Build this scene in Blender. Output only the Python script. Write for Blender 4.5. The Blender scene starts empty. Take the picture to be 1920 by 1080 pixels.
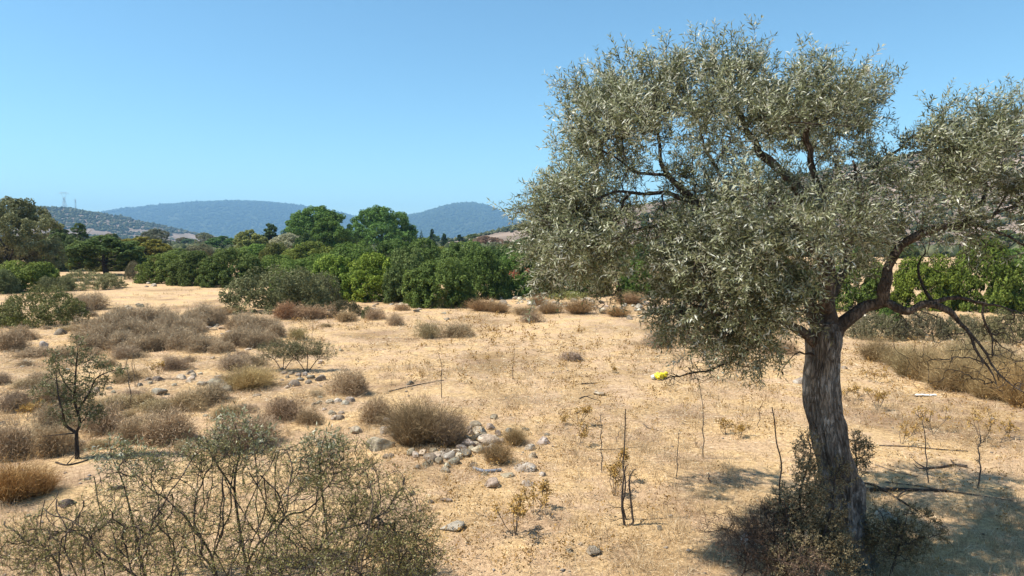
import bpy, math
import numpy as np
from mathutils import Vector

# ------------------------------------------------------------------ camera, sky, sun, exposure
SC = bpy.context.scene
COL = SC.collection
CAM_H, FPX, HORIZON = 3.0, 1280.0, 450.0
PITCH = math.atan((540.0 - HORIZON) / FPX)
cam_data = bpy.data.cameras.new("camera")
cam_data.sensor_width = 36.0
cam_data.lens = 24.0
cam_data.clip_start = 0.05
cam_data.clip_end = 20000.0
cam = bpy.data.objects.new("camera", cam_data)
cam.location = (0, 0, CAM_H)
cam.rotation_euler = (math.pi / 2 - PITCH, 0, 0)
COL.objects.link(cam)
SC.camera = cam

SUN_EL = math.radians(58.0)
SUN_AZ = math.radians(-100.0)          # clockwise from the view direction: from the left of the field
sun_dir = Vector((math.sin(SUN_AZ) * math.cos(SUN_EL), math.cos(SUN_AZ) * math.cos(SUN_EL), math.sin(SUN_EL)))
world = bpy.data.worlds.new("World")
SC.world = world
world.use_nodes = True
wn = world.node_tree
sky = wn.nodes.new("ShaderNodeTexSky")
sky.sky_type = 'NISHITA'
sky.sun_disc = False
sky.sun_elevation = SUN_EL
sky.sun_rotation = SUN_AZ
sky.altitude = 0.0
sky.air_density = 1.0
sky.dust_density = 0.0
sky.ozone_density = 10.0
wn.nodes["Background"].inputs[1].default_value = 0.121
wb = wn.nodes.new("ShaderNodeMix"); wb.data_type = 'RGBA'; wb.blend_type = 'MULTIPLY'; wb.inputs["Factor"].default_value = 1.0
wb.inputs["B"].default_value = (0.93, 1.0, 0.80, 1)      # white balance of the whole sky
wn.links.new(sky.outputs[0], wb.inputs["A"]); wn.links.new(wb.outputs["Result"], wn.nodes["Background"].inputs[0])
sun_data = bpy.data.lights.new("sun", 'SUN')
sun_data.energy = 4.9
sun_data.angle = math.radians(0.53)
sun_data.color = (1.0, 0.94, 0.84)
sun = bpy.data.objects.new("sun", sun_data)
sun.rotation_euler = sun_dir.to_track_quat('Z', 'Y').to_euler()
sun.location = (-30, 0, 40)
COL.objects.link(sun)
SC.view_settings.view_transform = 'Standard'
SC.view_settings.look = 'None'
SC.view_settings.exposure = 0.9
SC.view_settings.gamma = 1.0
SC.render.engine = 'CYCLES'
SC.cycles.use_denoising = True
SC.cycles.max_bounces = 8
SC.cycles.diffuse_bounces = 3
SC.cycles.glossy_bounces = 2
SC.cycles.transmission_bounces = 4
SC.cycles.volume_bounces = 0
SC.cycles.sample_clamp_indirect = 4.0

rng = np.random.default_rng(11)

# ------------------------------------------------------------------ numbers and noise
def hash2(ix, iy, seed):
    h = (ix.astype(np.int64) * 374761393 + iy.astype(np.int64) * 668265263 + seed * 1442695041) & 0xFFFFFFFF
    h = ((h ^ (h >> 13)) * 1274126177) & 0xFFFFFFFF
    h = ((h ^ (h >> 16)) * 2246822519) & 0xFFFFFFFF
    return ((h ^ (h >> 15)) & 0xFFFFFF) / float(0xFFFFFF)

def vnoise(x, y, seed=0):
    x = np.asarray(x, float); y = np.asarray(y, float)
    ix = np.floor(x); iy = np.floor(y)
    fx = x - ix; fy = y - iy
    fx = fx * fx * (3 - 2 * fx); fy = fy * fy * (3 - 2 * fy)
    a = hash2(ix, iy, seed); b = hash2(ix + 1, iy, seed)
    c = hash2(ix, iy + 1, seed); d = hash2(ix + 1, iy + 1, seed)
    return (a * (1 - fx) + b * fx) * (1 - fy) + (c * (1 - fx) + d * fx) * fy

def fbm(x, y, seed=0, octv=4):
    s = 0; a = 0.5; t = 0
    for o in range(octv):
        s = s + a * vnoise(np.asarray(x) * 2 ** o, np.asarray(y) * 2 ** o, seed + o); t += a; a *= 0.5
    return s / t

def ground_z(x, y):
    r = np.hypot(x, y)
    near = 1.0 / (1.0 + (r / 70.0) ** 2)
    z = (fbm(np.asarray(x) / 9.0, np.asarray(y) / 9.0, 3, 2) - 0.5) * 0.22
    z = z + (fbm(np.asarray(x) / 1.3, np.asarray(y) / 1.3, 5, 3) - 0.5) * 0.10
    return z * near

def unit(v):
    v = np.asarray(v, float)
    return v / np.maximum(np.linalg.norm(v, axis=-1, keepdims=True), 1e-9)

CP, SP = math.cos(PITCH), math.sin(PITCH)
def ray(px, py):
    dx = (px - 960.0) / FPX; dy = (540.0 - py) / FPX
    return np.array([dx, CP + dy * SP, -SP + dy * CP])

def at(px, py, Y):
    d = ray(px, py)
    return np.array([0, 0, CAM_H]) + d * (Y / d[1])

def on_ground(px, py):
    d = ray(px, py); t = CAM_H / -d[2]
    for k in range(5):
        p = d * t
        t = (CAM_H - float(ground_z(p[0], p[1]))) / -d[2]
    p = d * t
    return np.array([p[0], p[1], float(ground_z(p[0], p[1]))])

def drop(x, y, sink=0.0):
    return np.array([x, y, float(ground_z(x, y)) - sink])

def sphere_dirs(n, r=None):
    r = r or rng
    return unit(r.normal(size=(n, 3)))

# ------------------------------------------------------------------ mesh helpers
def new_mesh(name, V, F, mat, rnd=None, smooth=False):
    V = np.ascontiguousarray(V, dtype=np.float32); F = np.ascontiguousarray(F, dtype=np.int32)
    me = bpy.data.meshes.new(name)
    m, k = F.shape
    me.vertices.add(len(V)); me.vertices.foreach_set("co", V.ravel())
    me.loops.add(m * k); me.loops.foreach_set("vertex_index", F.ravel())
    me.polygons.add(m); me.polygons.foreach_set("loop_start", np.arange(0, m * k, k, dtype=np.int32))
    if smooth:
        me.polygons.foreach_set("use_smooth", np.ones(m, dtype=bool))
    if rnd is not None:
        a = me.attributes.new("rnd", 'FLOAT', 'POINT')
        a.data.foreach_set("value", np.ascontiguousarray(rnd, dtype=np.float32))
    me.update(calc_edges=True)
    if mat is not None:
        me.materials.append(mat)
    return me

def place(name, me, parent=None, loc=(0, 0, 0), rotz=0.0, scale=(1, 1, 1), label=None, cat=None, group=None, kind=None, color=None, tilt=(0, 0)):
    o = bpy.data.objects.new(name, me)
    COL.objects.link(o)
    o.location = tuple(float(c) for c in loc); o.rotation_euler = (float(tilt[0]), float(tilt[1]), float(rotz)); o.scale = tuple(float(c) for c in scale)
    if parent is not None: o.parent = parent
    if label: o["label"] = label
    if cat: o["category"] = cat
    if group: o["group"] = group
    if kind: o["kind"] = kind
    if color is not None: o.color = (*color, 1.0)
    return o

class Geo:
    """collects pieces that share one face size"""
    def __init__(s): s.V = []; s.F = []; s.R = []; s.n = 0
    def add(s, V, F, R=None):
        V = np.asarray(V, float).reshape(-1, 3)
        s.V.append(V); s.F.append(np.asarray(F) + s.n); s.n += len(V)
        s.R.append(np.full(len(V), 0.5) if R is None else np.broadcast_to(R, (len(V),)))
    def mesh(s, name, mat, smooth=False):
        return new_mesh(name, np.concatenate(s.V), np.concatenate(s.F), mat, np.concatenate(s.R), smooth)

def leaf_geo(P, D, N, L, W, R, fold=0.18, droop=0.1):
    D = unit(D); S = unit(np.cross(D, N)); N = np.cross(S, D)
    L = np.asarray(L).reshape(-1, 1); W = np.asarray(W).reshape(-1, 1)
    mid = P + D * L * 0.48
    V = np.stack([P, mid + S * W * .5 + N * W * fold, P + D * L - N * L * droop, mid - S * W * .5 + N * W * fold], 1)
    n = len(P)
    F = np.arange(4 * n).reshape(n, 4)
    return V.reshape(-1, 3), F, np.repeat(R, 4)

def blade_geo(P, D, L, W, R, bend=0.3, r=None):
    """bent three-triangle blades; D start direction"""
    r = r or rng
    n = len(P); D = unit(D)
    S = unit(np.cross(D, r.normal(size=(n, 3))))
    L = np.asarray(L).reshape(-1, 1); W = np.asarray(W).reshape(-1, 1)
    B = r.normal(size=(n, 3)) * bend; B[:, 2] -= bend * 0.8
    M = P + D * L * .55
    T = M + unit(D + B) * L * .5
    V = np.stack([P - S * W * .5, P + S * W * .5, M - S * W * .4, M + S * W * .4, T], 1).reshape(-1, 3)
    b = (np.arange(n) * 5)[:, None]
    F = np.concatenate([b + [[0, 1, 3]], b + [[0, 3, 2]], b + [[2, 3, 4]]])
    return V, F, np.repeat(R, 5)

def spike_geo(P, D, L, W, R, r=None):
    r = r or rng
    n = len(P); D = unit(D)
    S = unit(np.cross(D, r.normal(size=(n, 3))))
    L = np.asarray(L).reshape(-1, 1); W = np.asarray(W).reshape(-1, 1)
    V = np.stack([P - S * W * .5, P + S * W * .5, P + D * L], 1).reshape(-1, 3)
    return V, np.arange(3 * n).reshape(n, 3), np.repeat(R, 3)

def prisms(P0, P1, R0, R1, R, sides=3):
    n = len(P0); D = unit(P1 - P0)
    A = np.where(np.abs(D[:, 2:3]) < .9, np.array([[0, 0, 1.]]), np.array([[1., 0, 0]]))
    U = unit(np.cross(D, A)); W = np.cross(D, U)
    V = []
    for k in range(sides):
        a = 2 * math.pi * k / sides
        o = U * math.cos(a) + W * math.sin(a)
        V.append(P0 + o * R0[:, None]); V.append(P1 + o * R1[:, None])
    V = np.stack(V, 1).reshape(-1, 3)
    b = (np.arange(n) * 2 * sides)[:, None]
    F = np.concatenate([b + [[2 * k, 2 * ((k + 1) % sides), 2 * ((k + 1) % sides) + 1, 2 * k + 1]] for k in range(sides)])
    return V, F, np.repeat(R, 2 * sides)

def catmull(P, n):
    P = np.asarray(P, float)
    if len(P) < 3:
        t = np.linspace(0, 1, n)[:, None]; return P[0] * (1 - t) + P[-1] * t
    Q = np.vstack([2 * P[0] - P[1], P, 2 * P[-1] - P[-2]])
    u = np.linspace(0, len(P) - 1 - 1e-6, n); i = u.astype(int); f = (u - i)[:, None]
    a, b, c, d = Q[i], Q[i + 1], Q[i + 2], Q[i + 3]
    return .5 * (2 * b + (c - a) * f + (2 * a - 5 * b + 4 * c - d) * f ** 2 + (3 * b - a - 3 * c + d) * f ** 3)

def bark_tube(P, R, rings, sides, flute=0.1, fine=0.04, seed=0, cap=True, twist=1.0, crack=0.0):
    C = catmull(np.column_stack([P, R]), rings); P = C[:, :3]; R = np.maximum(C[:, 3], 0.001)
    T = unit(np.gradient(P, axis=0))
    U = np.zeros_like(P); u = unit(np.cross(T[0], [0.3, 1, 0.1]))
    for i in range(rings):
        u = unit(u - T[i] * np.dot(u, T[i])); U[i] = u
    W = np.cross(T, U)
    s = np.concatenate([[0], np.cumsum(np.linalg.norm(np.diff(P, axis=0), axis=1))])
    th = np.linspace(0, 2 * math.pi, sides, endpoint=False)
    rr = np.random.default_rng(seed)
    S, TH = np.meshgrid(s, th, indexing='ij')
    m = np.zeros_like(S)
    sw = (fbm(S * 2.3, S * 0 + seed, seed, 2) - .5) * 2.2 + S * twist
    for k, a in ((2, .5), (3, .8), (5, .6), (7, .4)):
        m += flute * a * np.sin(k * TH + rr.uniform(0, 6.3) + sw * rr.uniform(.6, 1.4))
    if fine:
        sn = (fbm(S * 6, TH * 2 / math.pi * 0, seed + 9, 2) - .5) * 3
        for k, a in ((11, .5), (17, .6), (26, .5)):
            m += fine * a * np.abs(np.sin(k * .5 * TH * 2 / 2 + rr.uniform(0, 6.3) + sn * 1.5 + sw)) * 1.4 - fine * a * .7
        m += fine * 1.6 * (vnoise(np.cos(TH) * 4 + 9 + S * 3, np.sin(TH) * 4 + S * 7, seed + 3) - .5) * 2
    if crack:
        c1 = np.abs(vnoise(np.cos(TH) * 5.5 + 20 + S * .9, np.sin(TH) * 5.5 + 20 + S * 1.1, seed + 31) - .5) * 2
        c2 = np.abs(vnoise(np.cos(TH) * 11 + 40 + S * 2.1, np.sin(TH) * 11 + 40 - S * 2.6, seed + 37) - .5) * 2
        m += -crack * np.clip(1 - c1 / .22, 0, 1) - crack * .5 * np.clip(1 - c2 / .25, 0, 1)
        m += crack * 1.3 * (fbm(np.cos(TH) * 1.4 + 60 + S * 1.2, np.sin(TH) * 1.4 + S * 2.6, seed + 41, 3) - .5) * 2
    rad = R[:, None] * (1 + m)
    V = P[:, None] + (U[:, None] * np.cos(th)[None, :, None] + W[:, None] * np.sin(th)[None, :, None]) * rad[..., None]
    V = V.reshape(-1, 3)
    i = np.arange(rings - 1)[:, None] * sides; j = np.arange(sides)[None]; j2 = (j + 1) % sides
    F = np.stack([i + j, i + j2, i + sides + j2, i + sides + j], -1).reshape(-1, 4)
    return V, F

# ------------------------------------------------------------------ branching
def grow(init, par, attrs, seg=0.12, jit=0.25, sag=0.0, rr=None, straight=.45):
    rr = rr or rng
    cap = len(init) + sum(1 for _ in attrs) * 14 + 1000
    pos = np.zeros((cap, 3)); n = len(init); pos[:n] = init
    parent = np.full(cap, -1); parent[:n] = par
    dirs = np.zeros((cap, 3)); dirs[:, 2] = 1
    for i in range(n):
        if parent[i] >= 0: dirs[i] = unit(pos[i] - pos[parent[i]])
    tips = []
    for a in attrs:
        v = a - pos[:n]; d = np.linalg.norm(v, axis=1)
        c = np.einsum('ij,ij->i', v, dirs[:n]) / np.maximum(d, 1e-6)
        i = int(np.argmin(d * (1.25 - straight * c) + (d < .02) * 9))
        L = d[i]; k = max(1, min(12, int(math.ceil(L / seg))))
        p0 = pos[i]; e = unit(unit(v[i]) * .8 + dirs[i] * .7)
        c1 = p0 + e * L * .4 + rr.normal(size=3) * jit * L * .25
        c2 = a - unit(v[i] + np.array([0, 0, -sag * L])) * L * .3 + rr.normal(size=3) * jit * L * .22
        prev = i
        for q in range(1, k + 1):
            t = q / k
            p = (1 - t) ** 3 * p0 + 3 * (1 - t) ** 2 * t * c1 + 3 * (1 - t) * t * t * c2 + t ** 3 * a
            if q < k: p = p + rr.normal(size=3) * jit * seg * .22
            if n >= cap: break
            pos[n] = p; parent[n] = prev; dirs[n] = unit(p - pos[prev]); prev = n; n += 1
        tips.append(prev)
    return pos[:n].copy(), parent[:n].copy(), dirs[:n].copy(), np.array(tips, int)

def pipe(parent, tip_r, p=2.2, floor=None):
    n = len(parent); acc = np.zeros(n)
    haschild = np.zeros(n, bool); haschild[parent[parent >= 0]] = True
    for i in range(n - 1, -1, -1):
        if not haschild[i]: acc[i] = max(acc[i], tip_r ** p)
        if parent[i] >= 0: acc[parent[i]] += acc[i]
    r = acc ** (1 / p)
    if floor is not None: r[:len(floor)] = np.maximum(floor, np.minimum(r[:len(floor)], np.array(floor) * 1.15))
    for i in range(n):
        if parent[i] >= 0: r[i] = min(r[i], r[parent[i]])
    return r

def chains(parent, r, keep):
    """paths of kept nodes, each following its thickest child"""
    n = len(parent); best = np.full(n, -1)
    for i in range(n):
        p = parent[i]
        if p >= 0 and keep[i] and (best[p] < 0 or r[i] > r[best[p]]): best[p] = i
    out = []
    for i in range(n):
        p = parent[i]
        if keep[i] and (p < 0 or best[p] != i or not keep[p]):
            c = [p] if p >= 0 else []
            j = i
            while j >= 0 and keep[j]: c.append(j); j = best[j]
            if len(c) > 1: out.append(c)
    return out

def ellipsoid_pts(c, rad, n, shell=0.35, rr=None):
    rr = rr or rng
    d = unit(rr.normal(size=(n, 3))); u = rr.random(n) ** (1 / 3.0)
    u = np.where(rr.random(n) < shell, .75 + .25 * rr.random(n), u)
    return c + d * u[:, None] * rad

# ------------------------------------------------------------------ materials
def nodes(m):
    m.use_nodes = True; return m.node_tree.nodes, m.node_tree.links

def ramp(nt, stops, interp='LINEAR'):
    r = nt.new("ShaderNodeValToRGB"); cr = r.color_ramp; cr.interpolation = interp
    while len(cr.elements) > 1: cr.elements.remove(cr.elements[-1])
    cr.elements[0].position = stops[0][0]; cr.elements[0].color = (*stops[0][1], 1)
    for p, c in stops[1:]:
        e = cr.elements.new(p); e.color = (*c, 1)
    return r

def foliage_mat(name, stops, rough=0.6, trans=0.3, spec=0.3, patch=0.35, pscale=1.4):
    """colour by each leaf's own random number, a slow patchiness and the object's tint"""
    m = bpy.data.materials.new(name); N, L = nodes(m)
    b = N["Principled BSDF"]; out = N["Material Output"]
    at_ = N.new("ShaderNodeAttribute"); at_.attribute_name = "rnd"
    tc = N.new("ShaderNodeTexCoord"); no = N.new("ShaderNodeTexNoise"); no.inputs["Scale"].default_value = pscale; no.inputs["Detail"].default_value = 2
    L.new(tc.outputs["Object"], no.inputs["Vector"])
    mp = N.new("ShaderNodeMath"); mp.operation = 'MULTIPLY_ADD'; mp.inputs[1].default_value = patch; mp.inputs[2].default_value = -patch * .5
    L.new(no.outputs["Fac"], mp.inputs[0])
    ad = N.new("ShaderNodeMath"); ad.operation = 'ADD'; ad.use_clamp = True
    L.new(at_.outputs["Fac"], ad.inputs[0]); L.new(mp.outputs[0], ad.inputs[1])
    r = ramp(N, stops); L.new(ad.outputs[0], r.inputs["Fac"])
    oi = N.new("ShaderNodeObjectInfo"); mx = N.new("ShaderNodeMix"); mx.data_type = 'RGBA'; mx.blend_type = 'MULTIPLY'; mx.inputs["Factor"].default_value = 1
    L.new(r.outputs["Color"], mx.inputs["A"]); L.new(oi.outputs["Color"], mx.inputs["B"])
    L.new(mx.outputs["Result"], b.inputs["Base Color"])
    b.inputs["Roughness"].default_value = rough; b.inputs["Specular IOR Level"].default_value = spec
    if trans > 0:
        t = N.new("ShaderNodeBsdfTranslucent"); L.new(mx.outputs["Result"], t.inputs["Color"])
        ms = N.new("ShaderNodeMixShader"); ms.inputs[0].default_value = trans
        L.new(b.outputs[0], ms.inputs[1]); L.new(t.outputs[0], ms.inputs[2]); L.new(ms.outputs[0], out.inputs["Surface"])
    return m

def bark_mat(name, dark, mid, light, scale=9.0, lichen=None, zs=0.25, bump=1.0):
    m = bpy.data.materials.new(name); N, L = nodes(m); b = N["Principled BSDF"]
    tc = N.new("ShaderNodeTexCoord"); mp = N.new("ShaderNodeMapping"); mp.inputs["Scale"].default_value = (1, 1, zs)
    L.new(tc.outputs["Object"], mp.inputs["Vector"])
    n1 = N.new("ShaderNodeTexNoise"); n1.inputs["Scale"].default_value = scale; n1.inputs["Detail"].default_value = 8; n1.inputs["Roughness"].default_value = .7
    L.new(mp.outputs[0], n1.inputs["Vector"])
    vo = N.new("ShaderNodeTexVoronoi"); vo.feature = 'DISTANCE_TO_EDGE'; vo.inputs["Scale"].default_value = scale * 3.2
    wob = N.new("ShaderNodeMix"); wob.data_type = 'RGBA'; wob.inputs["Factor"].default_value = .12
    L.new(mp.outputs[0], wob.inputs["A"]); L.new(n1.outputs["Color"], wob.inputs["B"]); L.new(wob.outputs["Result"], vo.inputs["Vector"])
    r = ramp(N, [(.3, dark), (.5, mid), (.72, light)]); L.new(n1.outputs["Fac"], r.inputs["Fac"])
    col = r.outputs["Color"]
    if lichen:
        n2 = N.new("ShaderNodeTexNoise"); n2.inputs["Scale"].default_value = 8.5; n2.inputs["Detail"].default_value = 9; n2.inputs["Roughness"].default_value = .75
        L.new(tc.outputs["Object"], n2.inputs["Vector"])
        r2 = ramp(N, [(.54, (0, 0, 0)), (.66, (.8, .8, .8))]); L.new(n2.outputs["Fac"], r2.inputs["Fac"])
        mx = N.new("ShaderNodeMix"); mx.data_type = 'RGBA'; L.new(r2.outputs["Color"], mx.inputs["Factor"])
        L.new(col, mx.inputs["A"]); mx.inputs["B"].default_value = (*lichen, 1); col = mx.outputs["Result"]
    L.new(col, b.inputs["Base Color"]); b.inputs["Roughness"].default_value = .9; b.inputs["Specular IOR Level"].default_value = .15
    hh = N.new("ShaderNodeMath"); hh.operation = 'MINIMUM'; hh.inputs[1].default_value = .12; L.new(vo.outputs["Distance"], hh.inputs[0])
    h2 = N.new("ShaderNodeMath"); h2.operation = 'MULTIPLY_ADD'; h2.inputs[1].default_value = 3.0; L.new(hh.outputs[0], h2.inputs[0]); L.new(n1.outputs["Fac"], h2.inputs[2])
    bp = N.new("ShaderNodeBump"); bp.inputs["Strength"].default_value = bump; bp.inputs["Distance"].default_value = .03
    L.new(h2.outputs[0], bp.inputs["Height"]); L.new(bp.outputs[0], b.inputs["Normal"])
    return m

def plain_mat(name, col, rough=.8, noise=0.0, nscale=20, spec=.2, metallic=0.0, tint=False, bump=0.0):
    m = bpy.data.materials.new(name); N, L = nodes(m); b = N["Principled BSDF"]
    b.inputs["Base Color"].default_value = (*col, 1); b.inputs["Roughness"].default_value = rough; b.inputs["Specular IOR Level"].default_value = spec; b.inputs["Metallic"].default_value = metallic
    tc = N.new("ShaderNodeTexCoord"); n1 = N.new("ShaderNodeTexNoise"); n1.inputs["Scale"].default_value = nscale; n1.inputs["Detail"].default_value = 5
    L.new(tc.outputs["Object"], n1.inputs["Vector"])
    lo = tuple(c * (1 - noise) for c in col); hi = tuple(min(1, c * (1 + noise)) for c in col)
    r = ramp(N, [(.3, lo), (.7, hi)]); L.new(n1.outputs["Fac"], r.inputs["Fac"])
    src = r.outputs["Color"]
    if tint:
        oi = N.new("ShaderNodeObjectInfo"); mx = N.new("ShaderNodeMix"); mx.data_type = 'RGBA'; mx.blend_type = 'MULTIPLY'; mx.inputs["Factor"].default_value = 1
        L.new(src, mx.inputs["A"]); L.new(oi.outputs["Color"], mx.inputs["B"]); src = mx.outputs["Result"]
    L.new(src, b.inputs["Base Color"])
    if bump:
        bp = N.new("ShaderNodeBump"); bp.inputs["Strength"].default_value = bump; bp.inputs["Distance"].default_value = .02
        L.new(n1.outputs["Fac"], bp.inputs["Height"]); L.new(bp.outputs[0], b.inputs["Normal"])
    return m

def ground_mat():
    m = bpy.data.materials.new("dry_soil_and_straw"); N, L = nodes(m); b = N["Principled BSDF"]
    tc = N.new("ShaderNodeTexCoord")
    def noise(sc, det, rough=.6, dist=0):
        n = N.new("ShaderNodeTexNoise"); n.inputs["Scale"].default_value = sc; n.inputs["Detail"].default_value = det; n.inputs["Roughness"].default_value = rough; n.inputs["Distortion"].default_value = dist
        L.new(tc.outputs["Object"], n.inputs["Vector"]); return n
    big = noise(.33, 6, .62, .4); mid = noise(1.1, 5, .65); fine = noise(14, 6, .75, .6); grit = noise(70, 3, .7)
    straw = ramp(N, [(.30, (.21, .140, .075)), (.42, (.42, .290, .155)), (.56, (.59, .418, .228)), (.72, (.72, .55, .33))])
    L.new(fine.outputs["Fac"], straw.inputs["Fac"])
    soil = ramp(N, [(.32, (.31, .21, .138)), (.68, (.60, .435, .295))]); L.new(fine.outputs["Fac"], soil.inputs["Fac"])
    mk = ramp(N, [(.45, (0, 0, 0)), (.57, (1, 1, 1))]); L.new(mid.outputs["Fac"], mk.inputs["Fac"])
    mk2 = N.new("ShaderNodeMath"); mk2.operation = 'MULTIPLY'; mk2.inputs[1].default_value = .75; L.new(mk.outputs["Color"], mk2.inputs[0])
    mx = N.new("ShaderNodeMix"); mx.data_type = 'RGBA'; L.new(mk2.outputs[0], mx.inputs["Factor"]); L.new(straw.outputs["Color"], mx.inputs["A"]); L.new(soil.outputs["Color"], mx.inputs["B"])
    tone = ramp(N, [(.35, (.60, .56, .52)), (.47, (.97, .95, .93)), (.60, (1.12, 1.09, 1.02))]); L.new(big.outputs["Fac"], tone.inputs["Fac"])
    m2 = N.new("ShaderNodeMix"); m2.data_type = 'RGBA'; m2.blend_type = 'MULTIPLY'; m2.inputs["Factor"].default_value = 1
    L.new(mx.outputs["Result"], m2.inputs["A"]); L.new(tone.outputs["Color"], m2.inputs["B"])
    gr = ramp(N, [(.38, (.62, .60, .58)), (.52, (1, 1, 1)), (.7, (1.12, 1.11, 1.09))]); L.new(grit.outputs["Fac"], gr.inputs["Fac"])
    m3 = N.new("ShaderNodeMix"); m3.data_type = 'RGBA'; m3.blend_type = 'MULTIPLY'; m3.inputs["Factor"].default_value = .8
    L.new(m2.outputs["Result"], m3.inputs["A"]); L.new(gr.outputs["Color"], m3.inputs["B"])
    L.new(m3.outputs["Result"], b.inputs["Base Color"]); b.inputs["Roughness"].default_value = .95; b.inputs["Specular IOR Level"].default_value = .1
    ad = N.new("ShaderNodeMath"); ad.operation = 'MULTIPLY_ADD'; ad.inputs[1].default_value = .35; L.new(grit.outputs["Fac"], ad.inputs[0]); L.new(fine.outputs["Fac"], ad.inputs[2])
    bp = N.new("ShaderNodeBump"); bp.inputs["Strength"].default_value = .9; bp.inputs["Distance"].default_value = .035
    L.new(ad.outputs[0], bp.inputs["Height"]); L.new(bp.outputs[0], b.inputs["Normal"])
    return m

def rock_mat():
    m = bpy.data.materials.new("weathered_grey_stone"); N, L = nodes(m); b = N["Principled BSDF"]
    tc = N.new("ShaderNodeTexCoord"); oi = N.new("ShaderNodeObjectInfo")
    va = N.new("ShaderNodeVectorMath"); va.operation = 'ADD'
    cb = N.new("ShaderNodeCombineXYZ"); mu = N.new("ShaderNodeMath"); mu.operation = 'MULTIPLY'; mu.inputs[1].default_value = 37.0
    L.new(oi.outputs["Random"], mu.inputs[0]); L.new(mu.outputs[0], cb.inputs[0]); L.new(tc.outputs["Object"], va.inputs[0]); L.new(cb.outputs[0], va.inputs[1])
    n1 = N.new("ShaderNodeTexNoise"); n1.inputs["Scale"].default_value = 3.0; n1.inputs["Detail"].default_value = 8; n1.inputs["Roughness"].default_value = .7; L.new(va.outputs[0], n1.inputs["Vector"])
    n2 = N.new("ShaderNodeTexNoise"); n2.inputs["Scale"].default_value = 2.2; n2.inputs["Detail"].default_value = 4; L.new(va.outputs[0], n2.inputs["Vector"])
    r = ramp(N, [(.3, (.15, .125, .10)), (.5, (.31, .27, .225)), (.7, (.46, .41, .345))]); L.new(n1.outputs["Fac"], r.inputs["Fac"])
    r2 = ramp(N, [(.56, (0, 0, 0)), (.64, (1, 1, 1))]); L.new(n2.outputs["Fac"], r2.inputs["Fac"])
    mx = N.new("ShaderNodeMix"); mx.data_type = 'RGBA'; L.new(r2.outputs["Color"], mx.inputs["Factor"]); L.new(r.outputs["Color"], mx.inputs["A"]); mx.inputs["B"].default_value = (.47, .45, .40, 1)
    m2 = N.new("ShaderNodeMix"); m2.data_type = 'RGBA'; m2.blend_type = 'MULTIPLY'; m2.inputs["Factor"].default_value = 1
    L.new(mx.outputs["Result"], m2.inputs["A"]); L.new(oi.outputs["Color"], m2.inputs["B"]); L.new(m2.outputs["Result"], b.inputs["Base Color"])
    b.inputs["Roughness"].default_value = .9; b.inputs["Specular IOR Level"].default_value = .15
    bp = N.new("ShaderNodeBump"); bp.inputs["Strength"].default_value = .7; bp.inputs["Distance"].default_value = .1; L.new(n1.outputs["Fac"], bp.inputs["Height"]); L.new(bp.outputs[0], b.inputs["Normal"])
    return m

def hill_mat(name, lo, mid, hi, scale):
    m = bpy.data.materials.new(name); N, L = nodes(m); b = N["Principled BSDF"]
    tc = N.new("ShaderNodeTexCoord")
    n1 = N.new("ShaderNodeTexNoise"); n1.inputs["Scale"].default_value = scale; n1.inputs["Detail"].default_value = 7; n1.inputs["Roughness"].default_value = .65; L.new(tc.outputs["Object"], n1.inputs["Vector"])
    r = ramp(N, [(.35, lo), (.5, mid), (.65, hi)]); L.new(n1.outputs["Fac"], r.inputs["Fac"]); L.new(r.outputs["Color"], b.inputs["Base Color"])
    b.inputs["Roughness"].default_value = 1; b.inputs["Specular IOR Level"].default_value = .05
    return m

M = {}
M['ground'] = ground_mat()
M['rock'] = rock_mat()
M['olive_leaf'] = foliage_mat("olive_leaf", [(0, (.080, .090, .034)), (.45, (.245, .260, .130)), (.75, (.40, .41, .265)), (.92, (.57, .57, .45)), (1, (.66, .66, .56))], .45, .34, .4, .2, 1.2)
M['olive_bark'] = bark_mat("olive_bark", (.055, .046, .039), (.20, .175, .15), (.43, .40, .36), 9.0, (.40, .385, .36))
M['limb_bark'] = bark_mat("limb_bark", (.045, .033, .025), (.115, .088, .068), (.22, .18, .145), 11.0)
M['twig_bark'] = bark_mat("twig_bark", (.05, .036, .028), (.115, .088, .07), (.19, .155, .125), 14.0)
M['dark_bark'] = bark_mat("dark_bark", (.03, .024, .02), (.065, .052, .044), (.12, .10, .085), 12.0)
M['dead_wood'] = bark_mat("dead_wood", (.09, .07, .055), (.18, .145, .115), (.30, .25, .20), 14.0)
M['mastic'] = foliage_mat("mastic_leaf", [(0, (.044, .064, .020)), (.5, (.112, .160, .045)), (.85, (.195, .255, .075)), (1, (.26, .31, .11))], .65, .32, .12, .3, .8)
M['greygreen'] = foliage_mat("grey_green_leaf", [(0, (.090, .090, .046)), (.5, (.18, .182, .090)), (.85, (.27, .265, .15)), (1, (.35, .34, .21))], .7, .25, .2, .4, 1.1)
M['pine'] = foliage_mat("pine_needles", [(0, (.036, .066, .018)), (.5, (.088, .165, .036)), (.85, (.14, .24, .055)), (1, (.18, .28, .08))], .65, .2, .15, .3, .5)
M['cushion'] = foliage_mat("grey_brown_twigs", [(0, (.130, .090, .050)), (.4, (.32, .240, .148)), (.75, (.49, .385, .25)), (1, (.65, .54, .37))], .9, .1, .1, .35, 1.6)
M['broom'] = foliage_mat("dry_broom_stems", [(0, (.15, .11, .068)), (.45, (.29, .225, .14)), (.8, (.42, .335, .21)), (1, (.54, .445, .29))], .85, .15, .1, .3, 2.0)
M['grass'] = foliage_mat("dry_grass_blade", [(0, (.28, .185, .10)), (.45, (.52, .385, .228)), (.85, (.69, .55, .36)), (1, (.80, .69, .50))], .8, .3, .15, .2, .9)
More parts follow.
